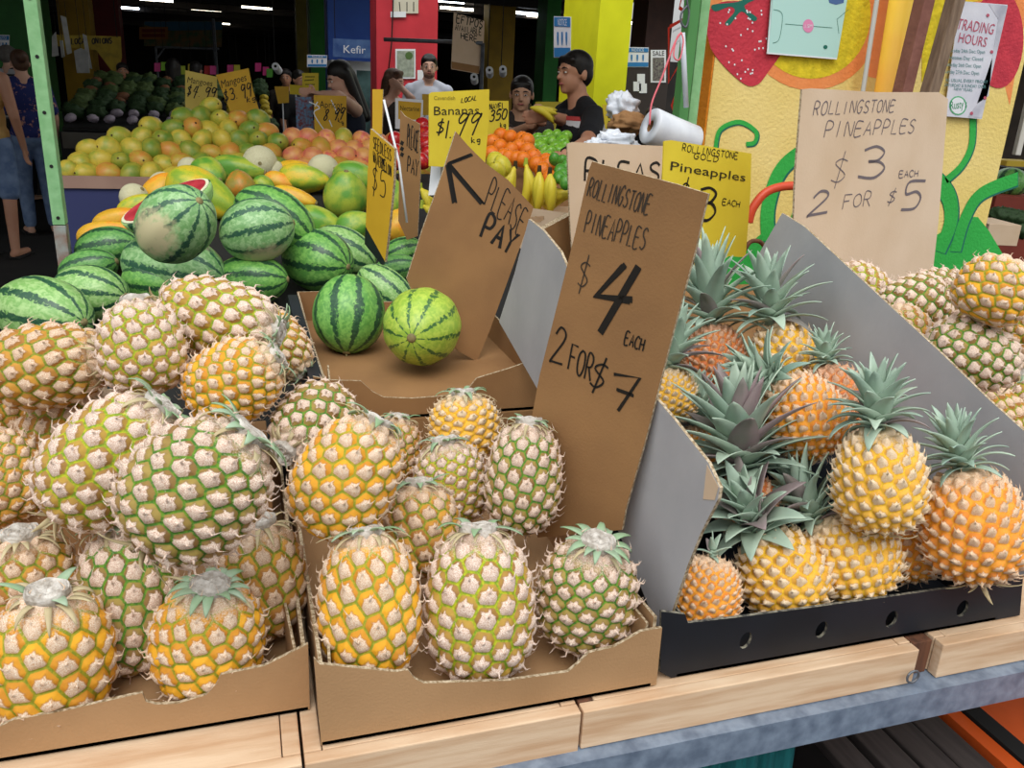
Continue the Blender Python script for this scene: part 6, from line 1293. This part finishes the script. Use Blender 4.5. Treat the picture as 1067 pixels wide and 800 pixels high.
for j in range(9):
    for i in range(11):
        x = -1.42+i*.172+r.uniform(-.02, .02); y = 8.72+j*.28; z = .96+(y-8.7)*.156+.085
        k = 2 if (j == 0 and i < 8) else 2 if (j == 1 and 1 < i < 6) else 3 if ((i > 7 and j > 1 and j < 6) or (j == 1 and i > 6)) else 4 if (j == 3 and 5 < i < 8) else r.choice([0, 0, 1, 0, 5, 1])
        o = bpy.data.objects.new(GN[k][0], vm[k*2+r.randint(0, 1)]); COL.objects.link(o); s = {2: .06, 3: .06, 4: .09, 5: .07}.get(k, .10); o.scale = (s, s, s); o.location = (x, y, z); o.rotation_euler = (r.uniform(-.3, .3), r.uniform(-.3, .3), r.uniform(0, 6))
        tag(o, '%s, vegetable stand row %s, %s from left' % (GN[k][2], words_n(j+1), words_o(i+1)), GN[k][1], 'vegetables on the dark stand')
# drinks fridges with the blue banner
fr = thing('drinks_fridge', 'glass door drinks fridge under the blue kefir banner', 'fridge', (0, 0, 0)); a = P(346, 62, Y=12.6); b = P(388, 62, Y=12.6); fr.location = ((a.x+b.x)/2, 12.9, 0); L_ = fr.location; w2 = (b.x-a.x)/2
mb = MB(); mb.box2((-w2, -.25, 0), (w2+.4, .4, a.z)); mb.build('cabinet', mat('fridge_white', '#c8ccd0', .4), fr)
for k in range(2):
    x0 = -w2+.04+k*(w2+.02)
    mb = MB(); mb.box2((x0, -.275, .3), (x0+w2-.06, -.252, a.z-.12)); d = mb.build('glass_door', mat('fridge_glass', '#5c7c7c', .15, '#3c5050', 3), fr)
    mb = MB(); mb.box2((x0+w2-.1, -.30, .8), (x0+w2-.08, -.276, 1.3)); mb.build('door_handle', steel, d)
t = Card('banner', 'blue banner reading Kefir above the fridges', 'banner', 367, 48, depth(P(367, 48, Y=12.5)), 0, 0, [(347, 40), (389, 42), (389, 61), (347, 59)], .02, mat('banner_kefir', '#2c4c88', .6, '#5c7cac', 5))
t.cord(((349, 40), (386, 42)), 3.6, .006, 2)
t.type('Kefir', (358, 55), (381, 56), (358, 47), white)
# stall beyond the mural at the right
def bgbox(name, lab, cat, u0, v0, u1, v1, d, dep, m, grp=None):
    a = P(u0, v0, d=d); b = P(u1, v0, d=d); c = P(u0, v1, d=d); mb = MB(); e = (b-a); e.z = 0; ln_ = e.length; e.normalize(); n_ = Vector((-e.y, e.x, 0)); base = Vector((c.x, c.y, c.z)); top = a.z-c.z
    mb.prism([[Vector((0, 0, 0)), e*ln_, e*ln_+Vector((0, 0, top)), Vector((0, 0, top))]], -n_, dep); o = mb.build(name, m, bevel=.004); o.location = base; return tag(o, lab, cat, grp)
stand('market_stall', 'low stall shelf beyond the mural at the right', (4.75, 4.9, 0), (7.0, 6.2, .80), mat('stall_red', '#8a3a2a', .6, '#7a3024', 4))
p = P(1052, 190, d=6.35)
t = thing('watermelon', 'far striped watermelon on the stall shelf at the right edge beyond the mural', 'watermelon', p, None, q_axis((0.1, 0, 1))); o = bpy.data.objects.new('rind', mel_me['dark']); COL.objects.link(o); o.parent = t; o.scale = (.13, .13, .11); mb = MB(); mb.tube([(0, 0, .108), (0, 0, .113)], .01, 8); mb.build('stem_scar', scar, t)
bgbox('red_crate', 'red brown crate under the far watermelon at the right edge', 'crate', 1034, 203, 1085, 222, 6.2, .4, MATS['stall_red'])
bgbox('cardboard_box', 'pale cardboard box on the ground beyond the mural', 'box', 1026, 232, 1060, 255, 5.4, .35, cbp)
bgbox('pale_board', 'pale board edge leaning beyond the mural edge', 'board', 1058, 60, 1064, 162, 3.4, .03, mat('board_white', '#c8c4bc', .7))
bgbox('yellow_shelf', 'yellow edged shelf above the far watermelon', 'shelf', 1048, 167, 1085, 173, 6.6, .3, mat('shelf_yellow', '#d8b83c', .6))
bgbox('dark_cabinet', 'dark cabinet behind the far watermelon', 'cabinet', 1046, 174, 1085, 205, 7.0, .3, dark)
bgbox('stall_back_panel', 'dim brown back panel of the far right stall', 'panel', 1030, 60, 1120, 166, 8.6, .05, mat('panel_dim', '#5a4c40', .8, '#3c342c', 3))
for k, (u, v) in enumerate(((1042, 224), (1052, 226), (1062, 228), (1064, 240))): 
    p = P(u, v, d=5.9); o = bpy.data.objects.new('leafy_bunch', vm[0]); COL.objects.link(o); o.location = p; o.scale = (.09, .09, .09); tag(o, 'green leafy bunch below the red crate at the right, %s from the left' % words_o(k+1), 'leafy greens', 'greens below the red crate')

# stakes that hold the price cards up
for c_ in CARDS:
    y_ = c_.root.location.y; nm = c_.root.name.split('.')[0]
    if nm in ('mango_sign', 'apricot_sign', 'picture_poster', 'small_yellow_card', 'price_card', 'lime_sign', 'nectarine_sign', 'orange_sign', 'sign_foot', 'banana_sign'):
        c_.stake(.94 if y_ < 5.1 else .005, .005)
    elif nm in ('please_sign', 'yellow_back_card'): c_.stake(.91 if nm[0] == 'y' else .005, .008)
